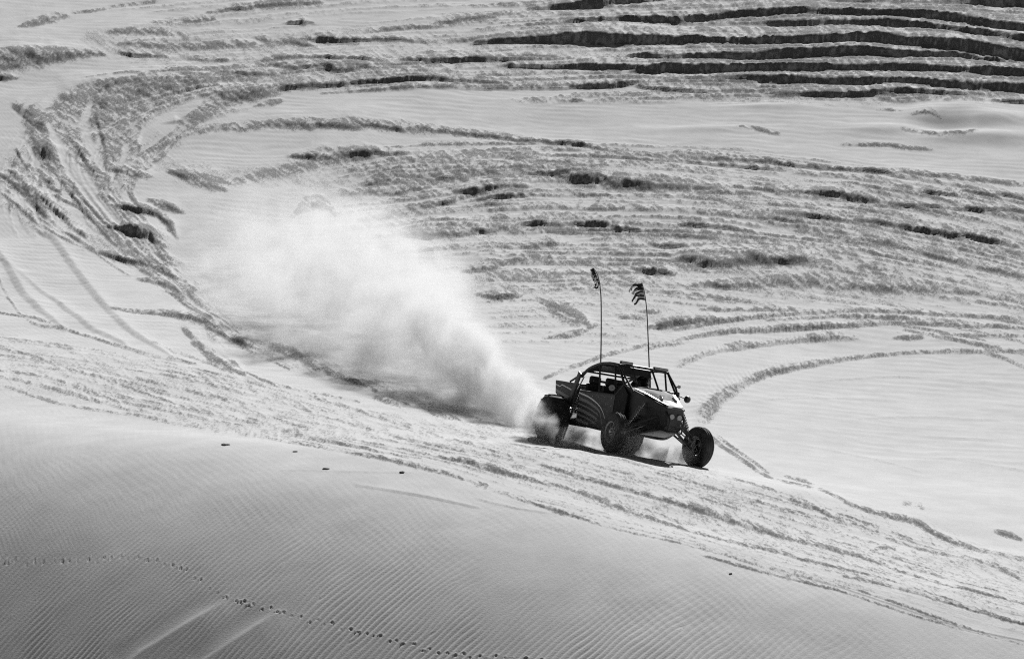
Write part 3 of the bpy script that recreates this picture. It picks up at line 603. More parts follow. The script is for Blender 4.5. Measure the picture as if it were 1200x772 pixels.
# side panels with swoosh stripes and fasteners
for s in S2:
    bm = nb(); plate(bm, [(-1.12, .52), (-1.09, .44), (.2, .45), (.50, .50), (.535, .80), (.54, 1.14), (-.23, 1.13), (-.97, 1.12), (-1.16, 1.12)], s * .60, s * .57)
    sp = obj('side_panel', bm, M_PANEL, car, bevel=.006)
    for k in range(6):
        d = .095 * k; pth = smoothpath([(-1.13, 1.085 - d * 1.15), (-.62, 1.02 - d * 1.12), (-.12, .89 - d * 1.0), (.16 - .12 * k, .72 - .05 * k), (.33 - .17 * k, .50)], 5)
        pth = [p for p in pth if p[1] > .47]
        bm = nb(); w = .016 if k == 0 else (.034 if k % 2 else .020); A = []; 
        for i, (x, z) in enumerate(pth):
            ww = w * (1 - .6 * i / len(pth)); A.append((x, z + ww)); 
        B = [(x, z - w * (1 - .6 * i / len(pth))) for i, (x, z) in enumerate(pth)]
        va = [bm.verts.new((x, s * .604, z)) for x, z in A]; vb = [bm.verts.new((x, s * .604, z)) for x, z in B]
        for i in range(len(A) - 1): bm.faces.new((va[i], va[i + 1], vb[i + 1], vb[i]))
        q = bmesh.ops.extrude_face_region(bm, geom=bm.faces[:]); bmesh.ops.translate(bm, vec=(0, -s * .003, 0), verts=[v for v in q['geom'] if isinstance(v, bmesh.types.BMVert)])
        obj('swoosh_stripe', bm, M_WHITE if k == 0 else M_GREY, sp)
    bm = nb()
    for x, z in [(-.5, 1.07), (-.2, 1.07), (.1, 1.08), (.42, 1.08), (-.1, .95), (.2, .94), (.44, .92), (.45, .76), (.43, .62), (-1.0, 1.06), (-.8, 1.06), (.3, .8)]: ball(bm, (x, s * .602, z), .011, 6)
    obj('fastener', bm, M_STEEL, sp)['kind'] = 'stuff'
    # cowl beside the dash
    bm = nb(); plate(bm, [(.545, .50), (.9, .5), (1.05, .62), (1.08, 1.20), (.82, 1.385), (.60, 1.33), (.55, 1.14)], s * .592, s * .565); obj('cowl_panel', bm, M_HOODP, car, bevel=.006)
    # tail sides
    bm = nb(); plate(bm, [(-2.45, 1.275), (-2.36, 1.01), (-1.95, .86), (-1.62, .75), (-1.38, .8), (-1.26, 1.28), (-1.55, 1.275)], s * .585, s * .55)
    tp = obj('tail_panel', bm, M_PANEL, car, bevel=.006)
    for pts, w, mm in [([(-2.41, 1.19), (-2.17, 1.155)], .010, M_WHITE), ([(-2.17, 1.155), (-2.10, 1.20)], .010, M_WHITE), ([(-2.10, 1.20), (-1.55, 1.115)], .011, M_WHITE), ([(-2.36, 1.07), (-1.5, .93)], .03, M_GREY), ([(-2.2, .985), (-1.56, .86)], .012, M_GREY)]:
        bm = nb(); (x0, z0), (x1, z1) = pts; bar(bm, (x0, s * .587, z0), (x1, s * .587, z1), .006, w * 2); obj('tail_stripe', bm, mm, tp)
    # wide strut behind the rear window
    bm = nb(); bar(bm, (-1.17, s * .645, 1.50), (-1.60, s * .645, .64), .05, .13); obj('rear_strut', bm, M_PAINT, car, bevel=.012)
    bm = nb(); tube(bm, [(-1.02, s * .62, 1.42), (-1.22, s * .62, 1.16)], .016); obj('strut_brace', bm, M_STEEL, car, True)
    # cage
    bm = nb(); tube(bm, smoothpath([(-1.22, s * .58, 1.42), (-.94, s * .575, 1.60), (-.45, s * .57, 1.735), (0, s * .565, 1.775), (.42, s * .56, 1.765)]), .030); obj('roof_arch', bm, M_TUBE, car, True)
    bm = nb(); tube(bm, [(.42, s * .56, 1.765), (.62, s * .57, 1.58), (.86, s * .58, 1.38)], .027); obj('windscreen_pillar', bm, M_TUBE, car, True)
    bm = nb(); tube(bm, [(.46, s * .555, 1.75), (.86, s * .56, 1.50), (1.18, s * .52, 1.27)], .022); obj('pillar_brace', bm, M_TUBE, car, True)
    bm = nb(); tube(bm, [(-.45, s * .575, 1.73), (-.23, s * .585, 1.13)], .021); obj('door_post', bm, M_TUBE, car, True)
    bm = nb(); tube(bm, [(.26, s * .57, 1.77), (.54, s * .59, 1.14)], .021); obj('door_post', bm, M_TUBE, car, True)
    bm = nb(); tube(bm, smoothpath([(.86, s * .58, 1.385), (1.2, s * .47, 1.28), (1.6, s * .33, 1.18), (2.12, s * .19, 1.06)]), .022); obj('hood_rail', bm, M_TUBE, car, True)
    bm = nb(); tube(bm, [(-1.0, s * .56, 1.58), (-1.9, s * .5, 1.29)], .022); obj('rear_stay', bm, M_TUBE, car, True)
    bm = nb(); tube(bm, smoothpath([(-1.3, s * .55, .46), (0, s * .56, .42), (.8, s * .5, .43), (1.5, s * .3, .52), (2.1, s * .17, .68)]), .028); obj('frame_rail', bm, M_TUBE, car, True)
    bm = nb(); tube(bm, [(-1.16, s * .59, 1.13), (.54, s * .595, 1.15), (.84, s * .585, 1.38)], .020); obj('belt_rail', bm, M_TUBE, car, True)
for pts in [[(.42, -.56, 1.765), (.50, -.2, 1.785), (.50, .2, 1.785), (.42, .56, 1.765)], [(-.45, -.57, 1.735), (-.45, .57, 1.735)], [(-1.02, -.575, 1.55), (-1.02, .575, 1.55)], [(-.62, -.575, 1.38), (-.62, .575, 1.38)], [(.86, -.575, 1.375), (.93, 0, 1.35), (.86, .575, 1.375)]]:
    bm = nb(); tube(bm, smoothpath(pts) if len(pts) > 2 else pts, .024); obj('cross_bar', bm, M_TUBE, car, True)
bm = nb(); tube(bm, [(.49, .16, 1.76), (.97, .15, 1.36)], .021); obj('centre_bar', bm, M_TUBE, car, True)
bm = nb(); tube(bm, [(.50, -.28, 1.76), (.93, -.33, 1.37)], .012); obj('inner_brace', bm, M_TUBE, car, True)
# roof skin and sun visor
bm = nb(); secs = []
for x, z in [(-1.0, 1.575), (-.7, 1.67), (-.45, 1.745), (-.1, 1.785), (.2, 1.79), (.40, 1.78)]:
    t = [(x, y, z + .03 * (1 - (y / .54) ** 2)) for y in np.linspace(-.54, .54, 7)]; secs.append(t + [(p[0], p[1], p[2] - .018) for p in t[::-1]])
loft(bm, secs); obj('roof_panel', bm, M_PAINT, car, True)
bm = nb(); plate(bm, [(.43, 1.76), (.50, 1.75), (.58, 1.62), (.56, 1.61)], -.50, .12); obj('sun_visor', bm, M_PAINT, car)
for y0, y1, z in [(-.57, -.29, 1.825), (.19, .52, 1.815)]:
    bm = nb(); box(bm, (.47, (y0 + y1) / 2, z), (.07, y1 - y0, .055)); lb = obj('light_bar', bm, M_PAINT, car, bevel=.01)
    bm = nb(); box(bm, (.508, (y0 + y1) / 2, z), (.008, y1 - y0 - .03, .035)); obj('lens', bm, M_LAMP, lb)
    bm = nb(); box(bm, (.47, (y0 + y1) / 2, z + .0295), (.05, y1 - y0 - .02, .004)); obj('bright_trim', bm, M_STEEL, lb)
# nose, hood, scoop
NS = [(.80, .575, 1.37, .52, .45), (1.05, .52, 1.32, .46, .455), (1.4, .40, 1.225, .34, .49), (1.75, .29, 1.135, .24, .545), (2.05, .20, 1.07, .165, .62), (2.16, .175, 1.045, .14, .72)]
bm = nb(); loft(bm, [[(x, -a, z), (x, 0, z + .012), (x, a, z), (x, a * .98, (z * .6 + zb * .4)), (x, b_, zb), (x, -b_, zb), (x, -a * .98, (z * .6 + zb * .4))] for x, a, z, b_, zb in NS]); obj('nose', bm, M_PAINT, car, True)
bm = nb(); secs = []
for x, a, z, b_, zb in NS[:]:
    a += .012; t = [(x + (.02 if x > 2.1 else 0), y * a, z + .012 + .030 * (1 - y * y)) for y in (-1, -.8, -.45, 0, .45, .8, 1)]
    secs.append(t + [(p[0], p[1] * .995, p[2] - .014) for p in t[::-1]])
loft(bm, secs); hood = obj('hood', bm, M_HOODP, car, True)
bm = nb(); loft(bm, [[(x, -a, z), (x, -a * .5, z + .045), (x, a * .5, z + .045), (x, a, z)] for x, a, z in [(1.74, .27, 1.165), (1.95, .215, 1.115), (2.15, .175, 1.075), (2.20, .16, 1.05)]]); obj('nose_cap', bm, M_HOOD, hood, True)
bm = nb(); loft(bm, [[(x, -w, z), (x, -w * .7, z + h), (x, w * .7, z + h), (x, w, z)] for x, w, z, h in [(1.02, .26, 1.345, .01), (1.18, .27, 1.315, .035), (1.42, .24, 1.26, .05), (1.62, .19, 1.205, .01)]]); obj('hood_scoop', bm, M_HOODP, hood, True)
for s in S2:
    bm = nb(); loft(bm, [[(x, s * (y - .035), z), (x, s * (y - .03), z + .02), (x, s * (y + .03), z + .02), (x, s * (y + .035), z)] for x, y, z in [(1.1, .43, 1.325), (1.45, .32, 1.25), (1.8, .22, 1.16), (2.08, .15, 1.10)]]); obj('hood_rib', bm, M_STEEL, hood, True)
    bm = nb(); tube(bm, [(1.66, s * .14, 1.27), (1.78, s * .16, 1.21)], .028); ball(bm, (1.78, s * .16, 1.215), .03, 8); obj('hood_latch', bm, M_STEEL, hood, True)
    bm = nb(); rings = lathe(bm, [(.001, 0), (.05, 0), (.062, .02), (.062, .07), (.03, .11), (.001, .115)], 16); bmesh.ops.rotate(bm, matrix=Matrix.Rotation(math.radians(90), 3, 'Z'), verts=bm.verts); bmesh.ops.translate(bm, vec=(2.20, s * .085, .90), verts=bm.verts)
    hl = obj('headlight', bm, M_LAMP, car, True)
bm = nb(); tube(bm, smoothpath([(2.05, -.2, .62), (2.24, -.15, .60), (2.27, 0, .60), (2.24, .15, .60), (2.05, .2, .62)]), .022); tube(bm, smoothpath([(2.1, -.2, .98), (2.26, -.16, .84), (2.24, -.15, .60)]), .018); tube(bm, smoothpath([(2.1, .2, .98), (2.26, .16, .84), (2.24, .15, .60)]), .018); obj('bumper', bm, M_TUBE, car, True)
# floor, dash, bulkhead, tail, engine
bm = nb(); box(bm, (-.15, 0, .445), (1.95, 1.08, .03)); obj('floor_pan', bm, M_TUBE, car)
bm = nb(); loft(bm, [[(.80, y, 1.335), (.70, y, 1.28), (.66, y, 1.12), (.80, y, 1.08)] for y in np.linspace(-.55, .55, 5)]); obj('dashboard', bm, M_SEAT, car, bevel=.008)
bm = nb(); plate(bm, [(-1.14, .46), (-1.10, .46), (-1.18, 1.15), (-1.22, 1.15)], -.56, .56); obj('bulkhead', bm, M_PAINT, car)
bm = nb(); loft(bm, [[(x, y, z + .03 * (1 - (y / .56) ** 2)) for y in np.linspace(-.545, .545, 5)] + [(x, y, z - .03) for y in np.linspace(.545, -.545, 5)] for x, z in [(-1.3, 1.27), (-1.7, 1.265), (-2.43, 1.265)]]); obj('engine_cover', bm, M_PANEL, car, True)
bm = nb(); plate(bm, [(-2.47, 1.265), (-2.44, 1.265), (-2.35, 1.02), (-2.38, 1.02)], -.545, .545); obj('rear_panel', bm, M_WHITE, car)
bm = nb(); box(bm, (-1.6, 0, .78), (.62, .40, .46)); box(bm, (-1.6, .25, .88), (.5, .18, .22), Matrix.Rotation(.5, 3, 'X')); box(bm, (-1.6, -.25, .88), (.5, .18, .22), Matrix.Rotation(-.5, 3, 'X'))
en = obj('engine', bm, M_TUBE, car, bevel=.02)
for s in S2:
    bm = nb(); tube(bm, smoothpath([(-1.45, s * .36, .78), (-1.6, s * .42, .68), (-1.95, s * .34, .66), (-2.3, s * .25, .78), (-2.5, s * .22, .86)]), .04, 10); obj('exhaust_pipe', bm, M_STEEL, en, True)
# seats, wheel
for x, nm in [(-.08, 0), (-.86, 0)]:
    for y in (-.29, .29):
        bm = nb(); loft(bm, [[(x + .42, y - .21, .60 + .04), (x + .42, y + .21, .64), (x + .42, y + .21, .72), (x + .42, y - .21, .72)], [(x, y - .23, .55), (x, y + .23, .55), (x, y + .23, .66), (x, y - .23, .66)], [(x - .14, y - .23, .56), (x - .14, y + .23, .56), (x - .04, y + .23, .72), (x - .04, y - .23, .72)], [(x - .26, y - .22, 1.0), (x - .26, y + .22, 1.0), (x - .14, y + .22, 1.02), (x - .14, y - .22, 1.02)], [(x - .34, y - .17, 1.30), (x - .34, y + .17, 1.30), (x - .24, y + .17, 1.31), (x - .24, y - .17, 1.31)]])
        st_ = obj('seat', bm, M_SEAT, car, True, .02)
        bm = nb(); box(bm, (x - .30, y, 1.39), (.10, .25, .17)); obj('headrest', bm, M_SEAT, st_, bevel=.03)
swm = nb(); ra = []
for k in range(20):
    a = 2 * math.pi * k / 20; ra.append((0, math.cos(a) * .165, math.sin(a) * .165))
tube(swm, ra + [ra[0]], .015, 6, False)
for a in (0.4, 2.74, 4.71): tube(swm, [(0, 0, 0), (0, math.cos(a) * .16, math.sin(a) * .16)], .012, 5)
tube(swm, [(0, 0, 0), (.22, 0, -.02)], .02, 6)
bmesh.ops.rotate(swm, matrix=Matrix.Rotation(math.radians(22), 3, 'Y'), verts=swm.verts); bmesh.ops.translate(swm, vec=(.50, .29, 1.17), verts=swm.verts)
obj('steering_wheel', swm, M_SEAT, car, True)
# mirrors and lamps on the pillars
def round_lamp(name, c, r, m1, stalk, fwd=(1, -.3, 0)):
    bm = nb(); lathe(bm, [(.001, 0), (r * .92, 0), (r, r * .15), (r * .95, r * .5), (r * .5, r * .95), (.001, r)], 18)
    q = Vector((0, -1, 0)).rotation_difference(Vector(fwd)); bmesh.ops.rotate(bm, matrix=q.to_matrix(), verts=bm.verts); bmesh.ops.translate(bm, vec=c, verts=bm.verts)
    o = obj(name, bm, m1, car, True); bm = nb(); tube(bm, [c, stalk], .012, 6); obj('stalk', bm, M_TUBE, o)
round_lamp('side_lamp', Vector((.50, -.68, 1.285)), .066, M_LAMP, (.47, -.59, 1.30), (.8, -.6, 0))
round_lamp('side_mirror', Vector((1.16, .70, 1.295)), .075, M_PAINT, (1.05, .56, 1.34), (-1, -.1, 0))
round_lamp('spot_lamp', Vector((.98, .58, 1.52)), .038, M_LAMP, (.84, .56, 1.50), (1, 0, 0))
bm = nb(); box(bm, (1.02, .53, 1.345), (.12, .09, .13)); obj('intake_box', bm, M_PAINT, car, bevel=.02)
# suspension
def coil(bm, a, b, r, turns=7, w=.012):
    a, b = Vector(a), Vector(b); d = (b - a).normalized(); u = d.orthogonal().normalized(); v = d.cross(u)
    tube(bm, [a + (b - a) * (.12 + .55 * k / (turns * 10)) + (u * math.cos(2 * math.pi * k / 10) + v * math.sin(2 * math.pi * k / 10)) * r for k in range(turns * 10 + 1)], w, 5)
HUBF = {-1: Vector((1.50, -.95, .415)), 1: Vector((1.50, .95, .380))}
for s in S2:
    h = HUBF[s]
    for nm, z0, dz in (('upper_arm', .86, .10), ('lower_arm', .60, -.09)):
        bm = nb(); k = (h.x, h.y - s * .14, h.z + dz)
        bar(bm, (1.30, s * .36, z0), k, .05, .04); bar(bm, (1.86, s * .24, z0), k, .05, .04); box(bm, ((1.58 + h.x) / 2, (s * .30 + k[1]) / 2 + s * .05, (z0 + k[2]) / 2 - .02 * s * s), (.20, .32, .02), Matrix.Rotation(math.atan2(k[2] - z0, (k[1] - s * .3)), 3, 'X'))
        obj(nm, bm, M_TUBE, car, bevel=.005)
    bm = nb(); tube(bm, [(1.52, s * .40, 1.08), (1.52, s * .60, .76), (1.52, s * .72, .52)], [.034, .034, .02], 10); sh = obj('shock', bm, M_STEEL, car, True)
    bm = nb(); coil(bm, (1.52, s * .40, 1.08), (1.52, s * .72, .52), .055); obj('spring', bm, M_RIM, sh)
    bm = nb(); box(bm, (h.x, h.y - s * .12, h.z + .01), (.09, .07, .26)); tube(bm, [(h.x, h.y - s * .14, h.z), (h.x, h.y, h.z)], .045, 10); obj('upright', bm, M_STEEL, car, bevel=.01)
    bm = nb(); tube(bm, [(1.62, s * .22, .72), (h.x + .16, h.y - s * .13, h.z + .02)], .014, 6); obj('tie_rod', bm, M_STEEL, car, True)
    bm = nb(); bar(bm, (-.72, s * .55, .46), (-1.68, s * .62, .46), .06, .12); bar(bm, (-1.68, s * .62, .46), (-1.4, s * .3, .52), .05, .06); obj('trailing_arm', bm, M_TUBE, car, bevel=.01)
    bm = nb(); tube(bm, [(-1.66, s * .20, .56), (-1.68, s * .68, .47)], .03, 8); obj('drive_shaft', bm, M_STEEL, car, True)
    bm = nb(); tube(bm, [(-1.30, s * .50, 1.18), (-1.55, s * .56, .48)], [.04, .028], 10); sh = obj('shock', bm, M_STEEL, car, True)
    bm = nb(); coil(bm, (-1.30, s * .50, 1.18), (-1.55, s * .56, .48), .06); obj('spring', bm, M_RIM, sh)
# wheels
def wheel(name, c, R, w, side, steer=0, paddles=0, rr=.2):
    e = empty(name, c, car); e.rotation_euler = (0, 0, steer)
    h = w / 2; bm = nb()
    lathe(bm, [(rr, -h * .78), (rr + .02, -h * .9), (R * .72, -h * 1.0), (R * .88, -h * .98), (R * .96, -h * .86), (R, -h * .62), (R * 1.005, 0), (R, h * .62), (R * .96, h * .86), (R * .88, h * .98), (R * .72, h), (rr + .02, h * .9), (rr, h * .78), (rr - .004, 0), (rr, -h * .78)], 44)
    ty = obj('tyre', bm, M_TYRE, e, True)
    rng_ = range(paddles)
    pm_ = None
    for k in rng_:
        if pm_ is None:
            bm = nb(); loft(bm, [[(R * .95, y, -.018 - .05 * (1 - (y / h) ** 2)), (R * (1.012 + .036 * (1 - (y / h) ** 2)), y, -.012 - .05 * (1 - (y / h) ** 2)), (R * (1.012 + .036 * (1 - (y / h) ** 2)), y, .006 - .05 * (1 - (y / h) ** 2)), (R * .95, y, .012 - .05 * (1 - (y / h) ** 2))] for y in np.linspace(-h * .85, h * .85, 9)])
            o = obj('paddle', bm, M_TYRE, ty); pm_ = o.data
        else:
            o = bpy.data.objects.new('paddle', pm_); C.objects.link(o); o.parent = ty
        o.rotation_euler = (0, 2 * math.pi * k / paddles, 0)
    if not paddles:
        bm = nb()
        for k in range(3): 
            y = (k - 1) * h * .5; lathe(bm, [(R * .99, y - .012), (R * 1.02, y - .008), (R * 1.02, y + .008), (R * .99, y + .012)], 44)
        obj('tread_rib', bm, M_TYRE, ty, True)
    bm = nb()   # rim: barrel, lip on both sides, dished face with holes read as spokes
    lathe(bm, [(rr - .006, -h * .80), (rr + .014, -h * .93), (rr + .006, -h * .97), (rr - .02, -h * .82), (rr - .03, 0), (rr - .02, h * .82), (rr + .006, h * .97), (rr + .014, h * .93), (rr - .006, h * .80)], 36)
    d = side * h * .45
    lathe(bm, [(.04, d + side * .02), (.085, d + side * .02), (.10, d)], 36)
    for k in range(8):
        a = 2 * math.pi * k / 8; bar(bm, (.09 * math.cos(a), d, .09 * math.sin(a)), ((rr - .02) * math.cos(a), d - side * .02, (rr - .02) * math.sin(a)), .045, .02, (0, 1, 0))
    obj('rim', bm, M_RIM, e, True)
    bm = nb(); lathe(bm, [(.001, d + side * .055), (.03, d + side * .055), (.042, d + side * .03), (.046, d), (.046, -side * h * .9), (.001, -side * h * .9)], 16); obj('hub', bm, M_STEEL, e, True)
    bm = nb(); y = -side * h * .35; lathe(bm, [(.05, y - .008), (rr * .78, y - .008), (rr * .78, y + .008), (.05, y + .008)], 28)
    bk = obj('brake_disc', bm, M_TUBE, e, True)
    bm = nb(); box(bm, (.10, y - side * .01, .06), (.06, .06, .10)); obj('caliper', bm, M_RIM, bk, bevel=.01)
    return e
wheel('front_wheel', HUBF[-1], .405, .22, -1, math.radians(3), 0, .205)
fw_ = wheel('front_wheel', HUBF[1], .405, .22, 1, math.radians(13), 0, .205)
wheel('rear_wheel', Vector((-1.68, -.88, .47)), .48, .42, -1, 0, 16, .205)
wheel('rear_wheel', Vector((-1.68, .88, .47)), .48, .42, 1, 0, 16, .205)
# whips with tattered striped flags
def whip(pts, flagpts, nseed):
    P = smoothpath(pts, 4); bm = nb(); tube(bm, P, [.016 - .007 * i / (len(P) - 1) for i in range(len(P))], 6)
    p = obj('whip', bm, M_POLE, car, True)
    bm = nb(); tube(bm, P[:3], [.03, .026, .018], 8); obj('whip_base', bm, M_TUBE, p, True)
    r = random.Random(nseed); bm = nb(); a, b, u, dn, L = flagpts; a, b, u, dn = Vector(a), Vector(b), Vector(u), Vector(dn); nS = 9
    yax = Vector((0, 1, 0))
    for k in range(nS):
        l = L * r.uniform(.72, 1.05); n = 9; ps = []
        for t in (k / nS, (k + 1) / nS - .01 * (k % 2)):
            row = []
            for i in range(n):
                q = i / (n - 1); o = a + (b - a) * t + u * l * q + dn * (L * q * q * .22) + yax * (.045 * math.sin(q * 4.5 + t * 2 + nseed) * q ** .5) + dn * (.03 * math.sin(q * 7 + k * 1.1) * q)
                row.append(bm.verts.new(o))
            ps.append(row)
        for i in range(n - 1):
            f = bm.faces.new((ps[0][i], ps[0][i + 1], ps[1][i + 1], ps[1][i])); f.material_index = 0 if (k % 2 == 0 or (k < 5 and i < 3)) else 1
    q = bmesh.ops.extrude_face_region(bm, geom=bm.faces[:]); bmesh.ops.translate(bm, vec=(0, .004, 0), verts=[v for v in q['geom'] if isinstance(v, bmesh.types.BMVert)])
    obj('flag', bm, [M_FLAGD, M_FLAGL], p)
whip([(-.56, -.5, 1.66), (-.60, -.5, 1.80), (-.79, -.5, 2.37), (-1.03, -.5, 3.0), (-1.16, -.5, 3.25), (-1.30, -.5, 3.45), (-1.49, -.5, 3.62), (-1.70, -.5, 3.71)], ((-1.66, -.5, 3.70), (-1.24, -.5, 3.38), (-.9, 0, -.25), (.35, 0, -.9), .28), 3)
whip([(-.32, .5, 1.70), (-.37, .5, 1.85), (-.60, .5, 2.36), (-.87, .5, 2.94), (-1.11, .5, 3.32), (-1.34, .5, 3.57)], ((-1.33, .5, 3.55), (-1.06, .5, 3.20), (-1, 0, .02), (0, 0, -1), .60), 8)

# ------------------------------------------------------------------ the driver
def skinned(name, verts, edges, mat_, root, parent, sub=2):
    me = bpy.data.meshes.new(name); me.from_pydata([v[0] for v in verts], edges, []); me.update()
    o = bpy.data.objects.new(name, me); C.objects.link(o)
    o.modifiers.new('skin', 'SKIN'); me.materials.append(mat_)
    if not me.skin_vertices: me.attributes.new
    for i, v in enumerate(verts):
        sv_ = me.skin_vertices[0].data[i]; r_ = v[1] if isinstance(v[1], tuple) else (v[1], v[1]); sv_.radius = r_; sv_.use_root = (i == root)
    md = o.modifiers.new('sub', 'SUBSURF'); md.levels = sub; md.render_levels = sub
    if parent: o.parent = parent
    return o
drv = empty('person'); drv.matrix_world = CARM @ Matrix.Translation((.0, .29, .66))
drv['label'] = 'driver in dark suit and dark full-face helmet seated at the steering wheel'; drv['category'] = 'person'
V_ = [((-.04, 0, .08), (.16, .12)), ((-.10, 0, .26), (.15, .11)), ((-.16, 0, .46), (.18, .12)), ((-.17, 0, .58), (.10, .09)), ((-.15, 0, .66), (.065, .065)), ((-.12, 0, .80), (.085, .10)), ((-.12, 0, .88), (.06, .07)),
      ((-.16, .20, .54), .075), ((.02, .26, .36), .055), ((.24, .19, .44), .045), ((.36, .165, .51), .034), ((.42, .15, .53), (.03, .04)),
      ((-.16, -.20, .54), .075), ((.02, -.26, .36), .055), ((.24, -.19, .44), .045), ((.36, -.165, .51), .034), ((.42, -.15, .53), (.03, .04)),
      ((-.02, .10, .06), .10), ((.38, .14, .12), .075), ((.62, .12, -.10), .055), ((.70, .12, -.13), .04), ((.80, .12, -.09), .035),
      ((-.02, -.10, .06), .10), ((.38, -.14, .12), .075), ((.62, -.12, -.10), .055), ((.70, -.12, -.13), .04), ((.80, -.12, -.09), .035)]
E_ = [(0, 1), (1, 2), (2, 3), (3, 4), (4, 5), (5, 6), (2, 7), (7, 8), (8, 9), (9, 10), (10, 11), (2, 12), (12, 13), (13, 14), (14, 15), (15, 16), (0, 17), (17, 18), (18, 19), (19, 20), (20, 21), (0, 22), (22, 23), (23, 24), (24, 25), (25, 26)]
for s, w_ in ((1, 11), (-1, 16)):                     # four fingers and a thumb closed on the rim
    for k, (dz, l) in enumerate([(.035, .045), (.012, .05), (-.012, .047), (-.033, .038)]):
        i = len(V_); y = .15 * s
        V_ += [((.455, y, .53 + dz), .010), ((.485, y - s * .012, .525 + dz), .0095), ((.49, y - s * (.012 + l * .6), .52 + dz), .009)]; E_ += [(w_, i), (i, i + 1), (i + 1, i + 2)]
    i = len(V_); V_ += [((.42, .15 * s - s * .035, .565), .011), ((.455, .15 * s - s * .055, .575), .0095)]; E_ += [(w_, i), (i, i + 1)]
skinned('body', V_, E_, M_SUIT, 0, drv)
bm = nb(); ball(bm, (-.115, 0, .835), .145, 20, (1.06, .92, 1.02)); 
for v in bm.verts:
    if v.co.z < .80 and v.co.x > -.10: v.co.x += .03
    if v.co.z < .72: v.co.z = .72 + (v.co.z - .72) * .3
hm = obj('helmet', bm, M_HELM, drv, True)
bm = nb(); ball(bm, (-.105, 0, .85), .146, 16, (1.06, .80, .36)); bmesh.ops.delete(bm, geom=[v for v in bm.verts if v.co.x < -.06], context='VERTS'); obj('visor', bm, M_VISOR, hm, True)
bm = nb(); plate(bm, [(-.02, .93), (.12, .955), (.12, .945), (-.02, .91)], -.09, .09); obj('helmet_peak', bm, M_HELM, hm)

# ------------------------------------------------------------------ small dark clods lying on the smooth sand
def clod(px, py, w, h, seed, label):
    p = unproj(px, py)[0]; r = random.Random(seed); bm = nb(); bmesh.ops.create_icosphere(bm, subdivisions=2, radius=.5)
    for v in bm.verts:
        k = 1 + .28 * math.sin(v.co.x * 7 + seed) * math.cos(v.co.y * 6 + seed * 2) + r.uniform(-.10, .10); v.co = Vector((v.co.x * w * k, v.co.y * w * .8 * k, v.co.z * h * k))
    o = obj('sand_clod', bm, M_CLOD); o.location = (p[0], p[1], ground(p[0], p[1]) + h * .18); o.rotation_euler = (0, 0, r.uniform(-.4, .4))
    o['label'] = label; o['category'] = 'clod'; o['group'] = 'clods on the smooth sand'
M_CLOD = dusty('damp_clod', .14, .28, .95, 0, 12, .1)
clod(264, 524, .17, .045, 1, 'largest dark clod, on the smooth slope at the left below the wheel tracks')
clod(346, 531, .09, .03, 2, 'faint small clod just right of the largest dark clod')
clod(382, 555, .14, .035, 3, 'dark wedge of crusted sand midway down the smooth slope')
clod(471, 559, .10, .03, 4, 'small crumb of sand right of the dark wedge, below the wheel tracks')
clod(856, 679, .06, .03, 6, 'lone crumb on the rippled slope below the far end of the tracks')
# ------------------------------------------------------------------ dust
def vol_material(name, build, step):
    m = bpy.data.materials.new(name); m.use_nodes = True; t = m.node_tree; t.nodes.clear()
    out = t.nodes.new('ShaderNodeOutputMaterial'); pv = t.nodes.new('ShaderNodeVolumePrincipled')
    pv.inputs['Color'].default_value = (.60, .60, .60, 1); pv.inputs['Anisotropy'].default_value = .5; pv.inputs['Density Attribute'].default_value = ''
    t.links.new(pv.outputs[0], out.inputs['Volume'])
    t.links.new(build(t), pv.inputs['Density'])
    m.cycles.volume_step_rate = step
    return m
class G:
    """small helper for chains of math nodes"""
    def __init__(s, t): s.t = t
    def m(s, op, a, b=None, c=None, clamp=False):
        n = s.t.nodes.new('ShaderNodeMath'); n.operation = op; n.use_clamp = clamp
        for i, v in enumerate((a, b, c)):
            if v is None: continue
            if isinstance(v, (int, float)): n.inputs[i].default_value = v
            else: s.t.links.new(v, n.inputs[i])
        return n.outputs[0]
    def smooth(s, x, a, b):
        n = s.t.nodes.new('ShaderNodeMapRange'); n.interpolation_type = 'SMOOTHSTEP'; s.t.links.new(x, n.inputs[0])
        n.inputs[1].default_value = a; n.inputs[2].default_value = b; n.inputs[3].default_value = 0; n.inputs[4].default_value = 1; return n.outputs[0]
    def curve(s, x, pts, lo, hi):
        n = s.t.nodes.new('ShaderNodeFloatCurve'); c = n.mapping.curves[0]
        P = [(p, (v - lo) / (hi - lo)) for p, v in pts]
        c.points[0].location = P[0]; c.points[1].location = P[-1]
        for p in P[1:-1]: c.points.new(*p)
        n.mapping.update(); s.t.links.new(x, n.inputs['Value'])
        return s.m('MULTIPLY_ADD', n.outputs[0], hi - lo, lo)
    def noise(s, vec, scale, det=4, rough=.55, dist=0.):
        n = s.t.nodes.new('ShaderNodeTexNoise'); n.inputs['Scale'].default_value = scale; n.inputs['Detail'].default_value = det
        n.inputs['Roughness'].default_value = rough; n.inputs['Distortion'].default_value = dist; s.t.links.new(vec, n.inputs['Vector']); return n.outputs[0]
    def scale(s, vec, sc_):
        n = s.t.nodes.new('ShaderNodeVectorMath'); n.operation = 'MULTIPLY'; s.t.links.new(vec, n.inputs[0]); n.inputs[1].default_value = sc_; return n.outputs[0]

